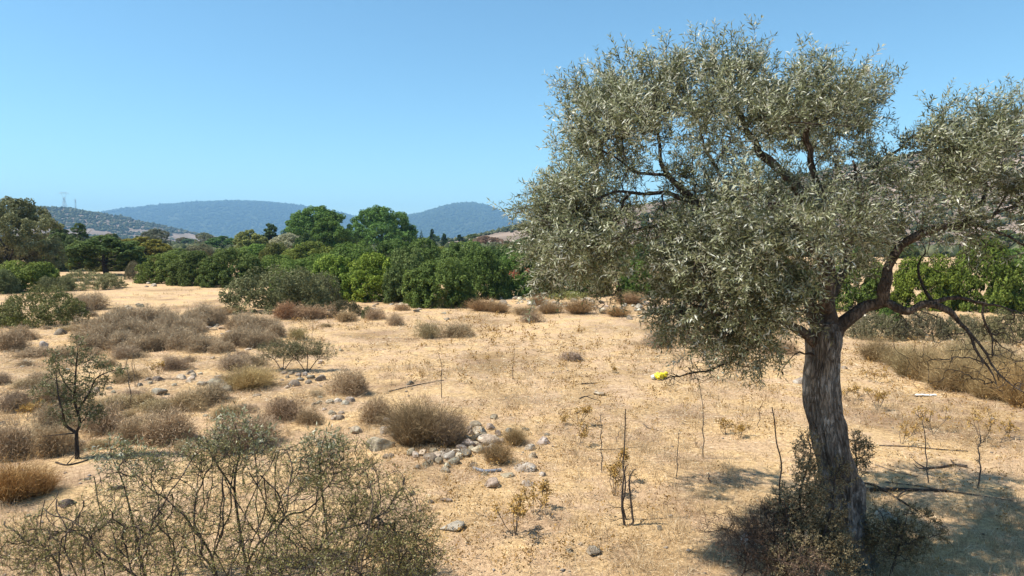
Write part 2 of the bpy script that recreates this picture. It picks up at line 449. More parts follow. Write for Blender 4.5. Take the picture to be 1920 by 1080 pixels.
M['thistle'] = foliage_mat("dry_thistle_leaf", [(0, (.20, .11, .03)), (.5, (.40, .245, .07)), (1, (.55, .38, .14))], .8, .25, .1, .3, 3.0)
M['bushleaf'] = foliage_mat("narrow_green_leaf", [(0, (.115, .130, .045)), (.5, (.245, .265, .105)), (.85, (.36, .365, .185)), (1, (.56, .56, .43))], .45, .3, .45, .3, 2.0)
M['pearleaf'] = foliage_mat("small_dark_leaf", [(0, (.06, .07, .03)), (.6, (.12, .135, .06)), (1, (.22, .23, .12))], .5, .2, .4, .2, 2.0)
M['baseleaf'] = foliage_mat("dusty_grey_leaf", [(0, (.15, .125, .068)), (.5, (.31, .27, .16)), (1, (.47, .42, .28))], .8, .2, .15, .3, 3.0)
M['redtwig'] = foliage_mat("red_brown_twigs", [(0, (.06, .04, .03)), (.5, (.14, .10, .075)), (1, (.25, .19, .14))], .85, .1, .1, .3, 3.0)
M['scrub'] = foliage_mat("hill_scrub", [(0, (.025, .034, .016)), (.6, (.06, .07, .034)), (1, (.11, .115, .06))], .95, 0, .05, 0, 1)
M['forest'] = foliage_mat("far_forest", [(0, (.028, .042, .019)), (.6, (.036, .054, .024)), (1, (.048, .066, .031))], .95, 0, .05, 0, 1)

# ------------------------------------------------------------------ ground sheet
def build_ground():
    a = np.concatenate([np.radians(np.arange(-52, 52, .33)), np.radians(np.arange(52, 308, 4.0))])
    r = np.concatenate([[.3], np.exp(np.linspace(math.log(.9), math.log(6800), 430))])
    Rr, A = np.meshgrid(r, a, indexing='ij')
    x = Rr * np.sin(A); y = Rr * np.cos(A)
    V = np.stack([x, y, ground_z(x, y)], -1).reshape(-1, 3)
    n = len(a); i = np.arange(len(r) - 1)[:, None] * n; j = np.arange(n)[None]; j2 = (j + 1) % n
    F = np.stack([i + j, i + n + j, i + n + j2, i + j2], -1).reshape(-1, 4)[:, ::-1]
    me = new_mesh("ground", V, F, M['ground'], None, True)
    place("ground", me, kind="structure", label="dry sandy field covered with bleached straw", cat="ground")
build_ground()

# ------------------------------------------------------------------ hills
def blobs(P, R, rnd, rr, squash=.75):
    """many small lumpy bushes or tree tops, eight faces each"""
    n = len(P)
    base = np.array([[1, 0, 0], [0, 1, 0], [-1, 0, 0], [0, -1, 0], [0, 0, 1], [0, 0, -.6]], float)
    V = base[None] * rr.uniform(.65, 1.3, (n, 6, 1)) + rr.normal(size=(n, 6, 3)) * .16
    V[..., 2] *= squash
    V = P[:, None] + V * np.asarray(R)[:, None, None]
    f = np.array([[0, 1, 4], [1, 2, 4], [2, 3, 4], [3, 0, 4], [1, 0, 5], [2, 1, 5], [3, 2, 5], [0, 3, 5]])
    F = (np.arange(n) * 6)[:, None, None] + f[None]
    return V.reshape(-1, 3), F.reshape(-1, 3), np.repeat(rnd, 6)

def hill(name, ridge, D, front, back, mat, label, nz, seed, nb, brad, bmat, blabel, bcat, bname, bare=0.0, nx=160, ny=70):
    rr = np.random.default_rng(seed)
    pts = np.array([at(px, py, D) for px, py in ridge])
    X = np.linspace(pts[0, 0], pts[-1, 0], nx)
    Hr = np.interp(X, pts[:, 0], pts[:, 2]); k = np.hanning(9); k /= k.sum()
    Hr = np.convolve(np.pad(Hr, 4, mode='edge'), k, 'valid')
    def surf(x, y):
        h = np.interp(x, X, Hr)
        t = np.where(y < D, (y - (D - front)) / front, 1 - (y - D) / back); t = np.clip(t, 0, 1)
        prof = np.where(y < D, np.sin(t * math.pi / 2) ** 1.25, t * t * (3 - 2 * t))
        rav = (fbm(x / (front * .22), y / (front * .5), seed, 3) - .5) * 2 * nz * np.sin(np.clip(t, 0, 1) * math.pi) ** .8
        return np.maximum(h * prof + rav * h * .9, -1.0)
    Y = np.concatenate([np.linspace(D - front, D, ny), np.linspace(D, D + back, 14)[1:]])
    XX, YY = np.meshgrid(X, Y, indexing='ij')
    Z = surf(XX, YY)
    V = np.stack([XX, YY, Z], -1).reshape(-1, 3); n = len(Y)
    i = np.arange(nx - 1)[:, None] * n; j = np.arange(n - 1)[None]
    F = np.stack([i + j, i + n + j, i + n + j + 1, i + j + 1], -1).reshape(-1, 4)
    place(name, new_mesh(name, V, F, mat, None, True), kind="structure", label=label, cat="hill")
    # vegetation on it
    x = rr.uniform(X[0], X[-1], nb * 3); y = D - front * (rr.random(nb * 3) ** 1.0) + front * .04
    dens = fbm(x / (front * .13), y / (front * .2), seed + 5, 3)
    ok = (dens > bare) & (surf(x, y) > 1)
    x, y = x[ok][:nb], y[ok][:nb]
    R = rr.uniform(brad[0], brad[1], len(x)) * rr.uniform(.7, 1.2, len(x))
    P = np.stack([x, y, surf(x, y) + R * .25], -1)
    V, F, Rn = blobs(P, R, rr.random(len(x)), rr)
    place(bname, new_mesh(bname, V, F, bmat, Rn), kind="stuff", label=blabel, cat=bcat)
    return surf

far_soil = hill_mat("forested_slope", (.028, .040, .020), (.040, .055, .026), (.07, .075, .042), .012)
near_soil = hill_mat("rocky_slope", (.13, .105, .08), (.20, .155, .12), (.30, .23, .18), .02)
hill("hill_forested_long", [(-400, 452), (-100, 440), (150, 416), (240, 402), (300, 391), (380, 382), (440, 378.5), (500, 380), (560, 386), (620, 397), (680, 410), (740, 424), (820, 446), (880, 455)],
     5200, 1500, 900, far_soil, "long forested hill fading blue in the haze", .10, 21, 16000, (9, 16), M['forest'], "continuous pine forest covering the long far hill", "forest", "hill_forest")
hill("hill_forested_peak", [(560, 455), (640, 432), (700, 416), (765, 408), (800, 400), (840, 388), (865, 383), (890, 381.5), (915, 388), (940, 400), (965, 415), (1010, 432), (1080, 440), (1250, 452)],
     4700, 1300, 900, far_soil, "rounded forested peak fading blue in the haze", .10, 22, 12000, (8, 14), M['forest'], "continuous pine forest covering the rounded far peak", "forest", "hill_forest")
near_surf = hill("hill_scrubby", [(-500, 470), (-300, 455), (-150, 430), (0, 402), (50, 395), (90, 391), (130, 391), (160, 397), (220, 406), (300, 424), (360, 438), (430, 452), (480, 460), (560, 468)],
     1500, 700, 300, near_soil, "low scrub-covered hill with bare brown patches and a pylon on top", .12, 23, 9000, (2.2, 5.0), M['scrub'], "dark scrub bushes dotted over the low pylon hill", "scrub", "hill_scrub", .44)
hill("hill_slope_right", [(800, 462), (880, 450), (965, 427), (1180, 388), (1416, 352), (1466, 338), (1656, 298), (1746, 281), (1920, 255), (2200, 235), (2700, 230), (3200, 300)],
     520, 330, 250, near_soil, "brown rocky hillside with scattered bushes rising behind the olive tree", .10, 24, 9000, (.7, 2.1), M['scrub'], "small scrub bushes dotted over the brown hillside behind the olive", "scrub", "hill_scrub", .44)

# ------------------------------------------------------------------ haze
bpy.ops.mesh.primitive_cube_add(size=1, location=(0, 0, 178))
hz = bpy.context.object; hz.name = "haze"; hz.scale = (14200, 14200, 364)
hz["kind"] = "stuff"; hz["label"] = "thin pale blue summer haze lying over the valley"; hz["category"] = "haze"
hm = bpy.data.materials.new("haze_air"); hN, hL = nodes(hm)
hN.remove(hN["Principled BSDF"])
pv = hN.new("ShaderNodeVolumePrincipled")
pv.inputs["Color"].default_value = (.36, .66, 1.0, 1)
pv.inputs["Density"].default_value = 1.9e-4
pv.inputs["Anisotropy"].default_value = 0.0
hL.new(pv.outputs[0], hN["Material Output"].inputs["Volume"])
hm.cycles.homogeneous_volume = True
hz.data.materials.append(hm)

# ------------------------------------------------------------------ bushes and background trees: prototypes
def lobe_leaves(lobes, n, size, aspect, rr, sub=10, subr=.42, upbias=.25, thick=.35):
    """leaves on a two-level heap of rounded clumps; lobes = rows cx cy cz rx ry rz"""
    lb = np.asarray(lobes, float)
    C, Rr, lo = [], [], []
    for c in lb:
        d = unit(rr.normal(size=(sub, 3)) + np.array([0, 0, upbias]))
        C.append(c[:3] + d * c[3:6] * rr.uniform(.7, 1.0, (sub, 1))); Rr.append(np.repeat(c[3:6].mean() * subr, sub) * rr.uniform(.65, 1.25, sub)); lo.append(np.full(sub, rr.uniform(-.12, .12)) + rr.uniform(-.1, .1, sub))
    C = np.concatenate(C); Rr = np.concatenate(Rr); lo = np.concatenate(lo)
    w = Rr ** 2; w /= w.sum(); k = rr.choice(len(C), int(n * 1.6), p=w)
    d = sphere_dirs(len(k), rr)
    P = C[k] + d * Rr[k][:, None] * (1 - thick * rr.random((len(k), 1)) ** 1.5)
    # drop leaves buried deep inside other lobes
    keep = np.ones(len(k), bool)
    for c in lb:
        q = np.sum(((P - c[:3]) / c[3:6]) ** 2, axis=1); keep &= ~((q < .42) & (rr.random(len(k)) < .85))
    keep &= P[:, 2] > 0.0
    P, d, k = P[keep][:n], d[keep][:n], k[keep][:n]
    N_ = unit(d + rr.normal(size=d.shape) * .42 + [0, 0, .15])
    D = unit(np.cross(N_, rr.normal(size=d.shape)) + d * .5)
    L = size * rr.uniform(.6, 1.35, len(P))
    R = np.clip(.5 + lo[k] + rr.normal(size=len(P)) * .17, 0, 1)
    return leaf_geo(P - D * L[:, None] * .5, D, N_, L, L * aspect, R)

def dome_lobes(w, h, n, r, rr, flat=.0, under=.12, jitter=.15):
    """lobes over a rounded bush w wide and h tall standing on the ground"""
    out = []
    for i in range(n):
        a = rr.uniform(0, 2 * math.pi); t = rr.random() ** .6
        el = (1 - t) * math.pi / 2 if rr.random() < .75 else rr.uniform(-.1, .5)
        rad = rr.uniform(*r)
        R = (w / 2 - rad * .75); H = h - rad * .8
        z = max(rad * .55, H * (under + (1 - under) * math.sin(max(el, 0)) ** (1 - flat)))
        out.append([R * math.cos(el) * math.cos(a) * rr.uniform(1 - jitter, 1), R * math.cos(el) * math.sin(a) * rr.uniform(1 - jitter, 1), z, rad, rad, rad * .85])
    for i in range(16):
        a = i * 2 * math.pi / 16 + rr.normal() * .15; rad = rr.uniform(*r) * .9; q = w / 2 - rad * .8
        out.append([q * math.cos(a), q * math.sin(a), rad * rr.uniform(.35, .9), rad, rad, rad])
        rad *= .95; q *= .92; out.append([q * math.cos(a + .2), q * math.sin(a + .2), h * rr.uniform(.3, .5), rad, rad, rad])
    out.append([0, 0, h * .45, w * .36, w * .36, h * .44])
    return out

def bush_mesh(name, w, h, n, size, seed, mat, nl=26, r=(.32, .62), sub=11, aspect=.55):
    rr = np.random.default_rng(seed)
    V, F, R = lobe_leaves(dome_lobes(w, h, nl, r, rr), n, size, aspect, rr, sub=sub)
    return new_mesh(name, V, F, M[mat], R)

MASTIC = [bush_mesh("shrub", 4.4, 2.9, 24000, .135, 100 + i, 'mastic') for i in range(5)]
LOWGREY = [bush_mesh("shrub", 3.6, 1.5, 16000, .085, 120 + i, 'greygreen', 24, (.2, .42), 10, .42) for i in range(3)]

def stems_into(w, h, rr, n=7, r=.05):
    g = Geo()
    for i in range(n):
        a = rr.uniform(0, 6.28); p0 = np.array([rr.normal() * .06, rr.normal() * .06, -.1]); p2 = np.array([math.cos(a) * w * .3, math.sin(a) * w * .3, h * rr.uniform(.5, .8)])
        p1 = (p0 + p2) / 2 + rr.normal(size=3) * .08 * h + np.array([0, 0, .1 * h])
        V, F = bark_tube([p0, p1, p2], [r, r * .6, r * .15], 10, 6, .05, 0, i)
        g.add(V, F)
    return g

def tree_parts(kind, seed):
    """trunk mesh and crown mesh of one background tree, base at the origin, with its size"""
    rr = np.random.default_rng(seed); g = Geo(); lobes = []
    if kind == 'stone_pine':
        W, H = 10.0, 8.4
        for i in range(44):
            a = rr.uniform(0, 6.28); el = math.asin(rr.uniform(-.12, 1.0)); rad = rr.uniform(.75, 1.45)
            lobes.append([(W / 2 - rad * .7) * math.cos(el) * math.cos(a), (W / 2 - rad * .7) * math.cos(el) * math.sin(a), 2.9 + (H - 2.9 - rad * .7) * max(math.sin(el), -.1), rad, rad, rad * .72])
        lobes.append([0, 0, 4.6, 3.2, 3.2, 2.2])
        leaf = (42000, .27, .4, 13, .42); mat = 'pine'; tr = .28; th = 4.5
    elif kind == 'pine':
        W, H = 4.2, 6.6
        for i in range(34):
            t = rr.random(); z = 1.2 + t * (H - 1.6); R = (W / 2) * (1 - t) ** .7 * rr.uniform(.45, 1.0); a = rr.uniform(0, 6.28); rad = rr.uniform(.35, .75) * (1.15 - .5 * t)
            lobes.append([R * math.cos(a), R * math.sin(a), z, rad * 1.2, rad * 1.2, rad * .6])
        leaf = (14000, .24, .35, 10, .44); mat = 'pine'; tr = .13; th = H * .85
    elif kind == 'cypress':
        W, H = 1.5, 8.0
        for i in range(40):
            t = i / 39; z = .4 + t * (H - .6); R = W / 2 * min(1, (1 - t) * 2.2 + .08) * rr.uniform(.2, .6); a = rr.uniform(0, 6.28); rad = (W * .38) * min(1, (1 - t) * 1.8 + .15)
            lobes.append([R * math.cos(a), R * math.sin(a), z, rad, rad, rad * 1.6])
        leaf = (6000, .17, .35, 8, .45); mat = 'pine'; tr = .1; th = H * .7
    elif kind == 'olive':
        W, H = 7.0, 5.8
        for i in range(46):
            a = rr.uniform(0, 6.28); el = math.asin(rr.uniform(-.35, 1.0)); rad = rr.uniform(.45, .95)
            lobes.append([(W / 2 - rad * .6) * math.cos(el) * math.cos(a), (W / 2 - rad * .6) * math.cos(el) * math.sin(a), 3.0 + (H - 3.0 - rad * .6) * math.sin(el) * (1 if el > 0 else 2.0), rad, rad, rad * .85])
        leaf = (30000, .19, .38, 12, .42); mat = 'greygreen'; tr = .2; th = 3.4
    else:  # loose broadleaf tree
        W, H = 4.6, 5.4
        for i in range(34):
            a = rr.uniform(0, 6.28); el = math.asin(rr.uniform(-.5, 1.0)); rad = rr.uniform(.4, .85)
            lobes.append([(W / 2 - rad * .6) * math.cos(el) * math.cos(a), (W / 2 - rad * .6) * math.cos(el) * math.sin(a), 2.7 + (H - 2.7 - rad * .6) * math.sin(el), rad, rad, rad])
        leaf = (20000, .20, .55, 11, .44); mat = 'mastic'; tr = .15; th = 3.0
    V, F, R = lobe_leaves(lobes, leaf[0], leaf[1], leaf[2], rr, sub=leaf[3], subr=leaf[4], upbias=.35)
    crown = new_mesh("crown", V, F, M[mat], R)
    V, F = bark_tube([[0, 0, -.2], [rr.normal() * .08, rr.normal() * .08, th * .5], [rr.normal() * .15, rr.normal() * .15, th]], [tr * 1.3, tr, tr * .45], 12, 9, .06, 0, seed); g.add(V, F)
    for i in range(7):
        a = rr.uniform(0, 6.28); z0 = th * rr.uniform(.3, .85)
        p0 = np.array([0, 0, z0]); p2 = np.array([math.cos(a) * W * .34, math.sin(a) * W * .34, min(H * .85, z0 + H * rr.uniform(.08, .25))])
        V, F = bark_tube([p0, (p0 + p2) / 2 + [0, 0, -.1], p2], [tr * .5, tr * .3, .02], 8, 6, .05, 0, seed + i); g.add(V, F)
    return dict(W=W, H=H, crown=crown, trunk=g.mesh("trunk", M['dark_bark'], True))

TREE = {k: [tree_parts(k, s) for s in ss] for k, ss in {'stone_pine': (41, 42), 'pine': (43, 44), 'cypress': (45, 46), 'olive': (47, 48), 'loose': (49, 50)}.items()}
_cnt = {}
def put_tree(kind, name, px, top, Y, wpx, label, color=(1, 1, 1), cat="tree", group=None, rot=None):
    i = _cnt.get(kind, 0); _cnt[kind] = i + 1
    T = TREE[kind][i % len(TREE[kind])]
    b = at(px, 450, Y); H = at(px, top, Y)[2]; Wm = wpx * Y / FPX
    o = place(name, None, loc=drop(b[0], Y), rotz=i * 2.4 if rot is None else rot, scale=(Wm / T['W'], Wm / T['W'], H / T['H']), label=label, cat=cat, group=group)
    place("trunk", T['trunk'], o); place("crown", T['crown'], o, color=color)
    return o

def put_bush(protos, name, px, top, base, wpx, label, color=(1, 1, 1), cat="shrub", group=None, dims=(4.4, 2.9), Y=None, rot=None, depth=1.0):
    i = _cnt.get(name, 0); _cnt[name] = i + 1
    p = on_ground(px, base) if Y is None else drop(at(px, 450, Y)[0], Y)
    w = wpx * p[1] / FPX
    if Y is None:
        q = p[1] + w * .4; p = drop(p[0] * q / p[1], q); w = wpx * q / FPX
    h = at(px, top, p[1])[2] - p[2]
    rr = np.random.default_rng(900 + i)
    return place(name, protos[i % len(protos)], loc=p - np.array([0, 0, .03]), rotz=rr.uniform(0, 6.28) if rot is None else rot, scale=(w / dims[0], w / dims[0] * depth, max(.2, h) / dims[1]), label=label, cat=cat, group=group, color=color)

# --- trees and tall things behind the field
put_tree('olive', 'olive_tree', 14, 378, 50, 175, "grey-green olive tree with brownish shaded crown behind the bright rounded shrub", (1.0, 1.04, .92))
put_tree('pine', 'pine_tree', 112, 419, 82, 62, "blue-green pine leaning out beside the grey-green olive crown", (1.2, .95, 1.3))
put_tree('pine', 'pine_tree', 150, 417, 84, 58, "blue-green pine in front of the pylon hill, next to a dark round tree", (1.2, .95, 1.3))
put_tree('loose', 'broadleaf_tree', 112, 440, 66, 70, "mid-green broadleaf tree below the blue-green pines", (1.0, .95, 1.1))
put_tree('loose', 'broadleaf_tree', 148, 455, 58, 58, "light green young tree with a pointed crown beside a dark tree", (1.6, 1.45, 1.5))
put_tree('loose', 'broadleaf_tree', 198, 446, 58, 118, "dark round broadleaf tree with deep shade at its foot", (.85, .9, .85))
put_tree('loose', 'broadleaf_tree', 268, 446, 76, 84, "yellow-tinged broadleaf tree behind the green hedge of shrubs", (1.9, 1.25, .8))
put_tree('pine', 'pine_tree', 215, 437, 120, 26, "small distant pine poking above the dark round tree", (1.2, .95, 1.3))
put_tree('pine', 'pine_tree', 256, 441, 120, 24, "small distant pine above the yellow-tinged tree", (.9, .8, 1.1))
put_tree('olive', 'olive_tree', 372, 458, 85, 50, "small silvery olive above the green shrubs below the hill", (1.2, 1.15, 1.25))
put_tree('loose', 'broadleaf_tree', 470, 434, 92, 60, "pale yellow-green loose-leaved tree beside a dark pine", (1.9, 1.5, 1.6))
put_tree('pine', 'pine_tree', 507, 418, 95, 52, "dark blue-green pine standing free in front of the far blue hill", (.85, .75, 1.2))
put_tree('stone_pine', 'stone_pine', 598, 388, 102, 128, "umbrella-shaped stone pine with a second rounded tree in front of it", (1.25, 1.2, 1.1))
put_tree('stone_pine', 'stone_pine', 716, 388, 104, 128, "umbrella-shaped stone pine with an unobstructed dense round crown", (1.2, 1.2, 1.15))
put_tree('loose', 'broadleaf_tree', 617, 411, 78, 72, "dark glossy upright tree in front of the stone pine", (.95, 1.1, .8))
put_tree('loose', 'broadleaf_tree', 573, 440, 70, 44, "narrow dark tree beside the silver-leaved shrub", (.7, .75, .8))
put_tree('olive', 'silver_shrub', 543, 440, 72, 82, "silvery white-leaved shrub leaning at the foot of the stone pine", (2.1, 2.05, 2.5), "shrub")
for x, t, w in ((783, 443, 9), (790, 430, 8)):
    put_tree('cypress', 'cypress_tree', x, t, 150, w * 1.25, "thin dark cypress spire between the stone pine and the rounded peak", (.45, .45, .7), group="cypresses below the rounded peak")
for x, t, w in ((810, 428, 15), (833, 437, 17), (862, 439, 22), (874, 448, 18)):
    put_tree('pine', 'conifer_tree', x, t, 150, w * 1.2, "small dark conifer with bare-tipped crown in front of the rounded peak", (.5, .5, .85), group="conifers below the rounded peak")
put_tree('cypress', 'cypress_tree', 1207, 412, 75, 26, "broad dark cypress seen through the gap under the olive crown", (.6, .65, .8))
put_tree('olive', 'olive_tree', 945, 452, 70, 80, "grey-green olive behind the dark end of the hedge", (.9, 1.0, 1.05))

# --- hedge of evergreen shrubs at the far side of the field
hg = "evergreen shrubs of the hedge across the field"
for x, t, b, w, c, lab in (
    (52, 482, 548, 112, (1.5, 1.35, .9), "bright yellow-green rounded shrub in front of the grey olive tree"),
    (5, 505, 552, 60, (1.6, 1.3, 1.9), "pale grey-green shrub at the foot of the bright rounded shrub"),
    (308, 474, 532, 96, (1.25, 1.15, .9), "bright green rounded shrub beside the gap at the far end of the field"),
    (372, 470, 536, 105, (.85, .8, .7), "olive-brown tinged shrub between two green shrubs of the hedge"),
    (438, 463, 540, 120, (.85, .85, .75), "dark green shrub behind the big grey-green thorn bush"),
    (345, 465, 505, 90, (1.15, 1.1, .9), "mid-green shrub behind the bright rounded one by the gap"),
    (560, 488, 566, 110, (1.1, 1.15, .9), "mid-green shrub rising behind the big grey-green thorn bush"),
    (630, 478, 566, 120, (1.5, 1.5, .9), "bright green shrub beside the big grey-green thorn bush"),
    (700, 474, 566, 130, (1.7, 1.6, .85), "brightest yellow-green shrub of the hedge, below the stone pines"),
    (766, 462, 570, 96, (.95, .92, 1.0), "greyish dark shrub behind the bluish stones"),
    (826, 474, 578, 140, (1.05, 1.05, .85), "large dark green shrub bulging into the straw field"),
    (905, 466, 562, 105, (.9, .95, .8), "dark green shrub at the end of the stone bank"),
    (962, 474, 556, 96, (1.0, 1.15, .9), "green shrub with red blossom beside the olive crown"),
    (1016, 482, 556, 90, (.85, .9, .8), "dark shrub half hidden behind the hanging olive crown"),
):
    o = put_bush(MASTIC, "evergreen_shrub", x, t, b, w, lab, c, group=hg)
    if 'red' in lab: RED = o
for k, (x, t, w, c) in enumerate(((520, 476, 90, (1.0, 1.05, .8)), (600, 470, 110, (1.1, 1.2, .8)), (660, 456, 120, (1.0, 1.1, .8)), (735, 449, 120, (.8, .9, .75)), (800, 447, 110, (.95, 1, .85)), (868, 450, 110, (.9, .95, .85)), (925, 452, 100, (.75, .85, .8)), (985, 455, 110, (.9, .95, 1)), (1060, 462, 120, (.8, .9, .9)), (1130, 458, 120, (.8, .9, .9)))):
    put_bush(MASTIC, "evergreen_shrub", x, t, 0, w, "evergreen shrub of the back row rising behind the hedge", c, group="back row of evergreen shrubs", Y=46 + (k * 7) % 11)
for x, t, b, w, c, lab in (
    (1196, 486, 558, 80, (.9, 1.0, .8), "dark green shrub under the gap of the olive crown, before the cypress"),
    (1105, 500, 556, 90, (.9, .9, .8), "dark shrub behind the hanging side of the olive crown"),
    (1280, 490, 560, 100, (.8, .85, .7), "dark shrub behind the lower olive boughs and the stone bank"),
    (1380, 488, 562, 120, (.8, .85, .7), "dark shrub behind the middle of the olive crown"),
    (1480, 485, 564, 120, (.75, .8, .7), "dark shrub behind the olive trunk fork"),
    (1600, 470, 585, 120, (1.0, 1.0, .75), "green shrub behind the olive's arching bough"),
    (1735, 466, 584, 120, (1.25, 1.15, .6), "sunlit yellow-green bush behind the arching bare boughs"),
    (1838, 446, 588, 130, (1.1, 1.05, .65), "broad yellow-green bush behind the drooping bare twigs"),
    (1935, 455, 582, 120, (1.0, 1.1, .9), "deep green bush beyond the drooping bare twigs"),
    (1668, 575, 618, 52, (.8, .9, .7), "small dark green bush on the grey stony mound"),
):
    put_bush(MASTIC, "evergreen_shrub", x, t, b, w, lab, c)
for x, t, b, w, c, lab in (
    (1065, 545, 562, 80, (1.35, 1.35, .8), "low yellow-green bush behind the stone bank"),
    (832, 545, 578, 42, (1.3, 1.4, .8), "small light green bush at the foot of the large dark shrub"),
    (520, 497, 588, 200, (.85, .88, .75), "big grey-green thorn bush in front of the hedge"),
    (590, 512, 575, 100, (.8, .8, .72), "smaller grey-green thorn bush leaning against the big one"),
    (168, 506, 545, 125, (1.25, 1.2, 1.05), "low pale grey-green bush at the far end of the field"),
    (105, 515, 548, 60, (.9, .95, .8), "low dusty green bush between the bright shrub and the pale bush"),
    (252, 490, 524, 34, (.9, .8, .85), "small brown-grey twiggy bush in the gap of the hedge"),
    (80, 538, 615, 150, (.88, .9, .6), "sparse olive-green thorn bush near the brown cushion shrubs"),
    (690, 572, 598, 26, (.7, .8, .6), "small dark green bush beside the bluish stones"),
    (650, 562, 594, 62, (.55, .48, .45), "dark brown bush in the shade beside the bluish stones"),
    (1640, 582, 640, 100, (.95, .85, .9), "low grey scrub covering the stony mound behind the trunk"),
    (1730, 580, 640, 90, (.8, .72, .8), "low grey-brown scrub under the arching bare bough"),
    (1800, 588, 640, 80, (.85, .78, .8), "low grey scrub on the stony ground below the yellow-green bush"),
    (1890, 582, 646, 110, (.95, .85, .78), "brown-grey scrub on the stony ground beyond the golden brooms"),
    (22, 590, 612, 55, (1.9, 2.0, .7), "low bright yellow-green weed patch beside the sparse thorn bush"),
):
    put_bush(LOWGREY, "thorn_bush", x, t, b, w, lab, c, dims=(3.6, 1.5))
# wooded plain behind everything: distant tree tops that show between the nearer ones
rr = np.random.default_rng(77)
for k in range(100):
    x = rr.uniform(-80, 1500) if k < 64 else (rr.uniform(-700, -60) if k < 84 else rr.uniform(1500, 2500)); Y = rr.uniform(140, 420); top = 450 - (rr.uniform(3.2, 5.6) - 3) / Y * FPX
    put_tree('loose' if k % 3 else 'olive', 'distant_tree', x, top, Y, rr.uniform(5, 9) / Y * FPX, "rounded distant tree of the wooded plain below the hills", (rr.uniform(.8, 1.4), rr.uniform(.8, 1.2), rr.uniform(.8, 1.2)), group="trees of the wooded plain")
for k in range(112):
    x = rr.uniform(-60, 640) if k < 52 else rr.uniform(640, 1900) if k < 70 else rr.uniform(-800, -40) if k < 98 else rr.uniform(1900, 2600); Y = rr.uniform(62, 125); low = k % 4 == 3
    h = rr.uniform(1.6, 2.9) * (.6 if low else 1)
    top = 450 - (h - 3) / Y * FPX
    put_bush(LOWGREY if low else MASTIC, "plain_shrub", x, top, 0, rr.uniform(3.5, 6) / Y * FPX, "shrub of the wooded plain behind the hedge", (rr.uniform(.7, 1.4), rr.uniform(.75, 1.2), rr.uniform(.6, 1.0)), group="shrubs of the wooded plain", Y=Y, dims=(3.6, 1.5) if low else (4.4, 2.9))
def plain_scrub():
    rr = np.random.default_rng(78); n = 9000
    Y = 120 * np.exp(rr.random(n) * math.log(1400 / 120)); X = (rr.random(n) * 2 - 1) * Y * .9
    R_ = rr.uniform(.8, 2.4, n)
    V, F, R = blobs(np.stack([X, Y, R_ * .2], 1), R_, rr.random(n), rr, .75)
    place("plain_scrub", new_mesh("plain_scrub", V, F, M['scrub'], R), kind="stuff", label="low scrub covering the far plain below the hills", cat="scrub")
plain_scrub()
put_bush(LOWGREY, "thorn_bush", 20, 455, 530, 150, "brown-grey thorn thicket under the grey-green olive tree", (.85, .72, .65), dims=(3.6, 1.5))

# ------------------------------------------------------------------ power pylon and mast on the hill
def lattice(name, loc, H, label, kind):
    o = place(name, None, loc=loc, label=label, cat="pylon" if kind == 'pylon' else "mast")
    steel = M.setdefault('steel', plain_mat("galvanised_steel", (.42, .43, .44), .5, .1, 1.0, .4, .6))
    def part(nm, segs, r):
        P0 = np.array([s[0] for s in segs], float); P1 = np.array([s[1] for s in segs], float)
        V, F, R = prisms(P0, P1, np.full(len(segs), r), np.full(len(segs), r), np.full(len(segs), .5), 4)
        place(nm, new_mesh(nm, V, F, steel), o)
    def corner(z, w): return [np.array([sx * w, sy * w, z]) for sx, sy in ((-1, -1), (1, -1), (1, 1), (-1, 1))]
    if kind == 'pylon':
        lev = [(0, 4.2), (7, 3.2), (14, 2.1), (20, 1.2), (25, 1.6)]
        for c in range(4):
            part("leg", [(corner(*lev[i])[c], corner(*lev[i + 1])[c]) for i in range(4)], .22)
        br = []
        for i in range(4):
            a, b = corner(*lev[i]), corner(*lev[i + 1])
            for c in range(4):
                br += [(a[c], b[(c + 1) % 4]), (a[(c + 1) % 4], b[c]), (b[c], b[(c + 1) % 4])]
        part("brace", br, .12)
        for sx in (-1, 1):
            part("window_frame", [((sx * 1.6, 0, 25), (sx * 5.2, 0, 31)), ((sx * 5.2, 0, 31), (sx * 4.4, 0, 35)), ((sx * 5.2, 0, 31), (sx * 2.0, 0, 30)), ((sx * 4.4, 0, 35), (sx * 5, 0, 38))], .2)
        part("cross_arm", [((-11, 0, 34), (11, 0, 34)), ((-11, 0, 34), (-4.4, 0, 35.5)), ((11, 0, 34), (4.4, 0, 35.5)), ((-4.4, 0, 35.5), (4.4, 0, 35.5))] + [((x, 0, 34), (x + 1.2, 0, 35.2)) for x in range(-8, 8, 2)], .18)
        for x in (-10.5, 0, 10.5):
            part("insulator", [((x, 0, 34), (x, 0, 31))], .18)
    else:
        lev = [(0, 1.3), (6, 1.1), (12, .9), (18, .75), (23, .6)]
        for c in range(4):
            part("leg", [(corner(*lev[i])[c], corner(*lev[i + 1])[c]) for i in range(4)], .14)
        br = []
        for i in range(4):
            a, b = corner(*lev[i]), corner(*lev[i + 1])
            for c in range(4): br += [(a[c], b[(c + 1) % 4]), (b[c], b[(c + 1) % 4])]
        part("brace", br, .1)
        for sx in (-1, 1):
            part("panel_antenna", [((sx * 1.1, -.5, 20), (sx * 1.1, -.5, 23)), ((sx * 1.1, .5, 16), (sx * 1.1, .5, 18.5))], .3)
        part("antenna_rod", [((0, 0, 23), (0, 0, 27))], .12)
for px, H, lab, kind, nm in ((121, 35, "tall lattice power pylon with wide cross arm on the hilltop", 'pylon', 'power_pylon'), (142, 27, "slim lattice antenna mast standing beside the power pylon", 'mast', 'antenna_mast')):
    p = at(px, 391, 1500); lattice(nm, (p[0], 1500, float(near_surf(np.array(p[0]), np.array(1500.0))) - .5), H, lab, kind)

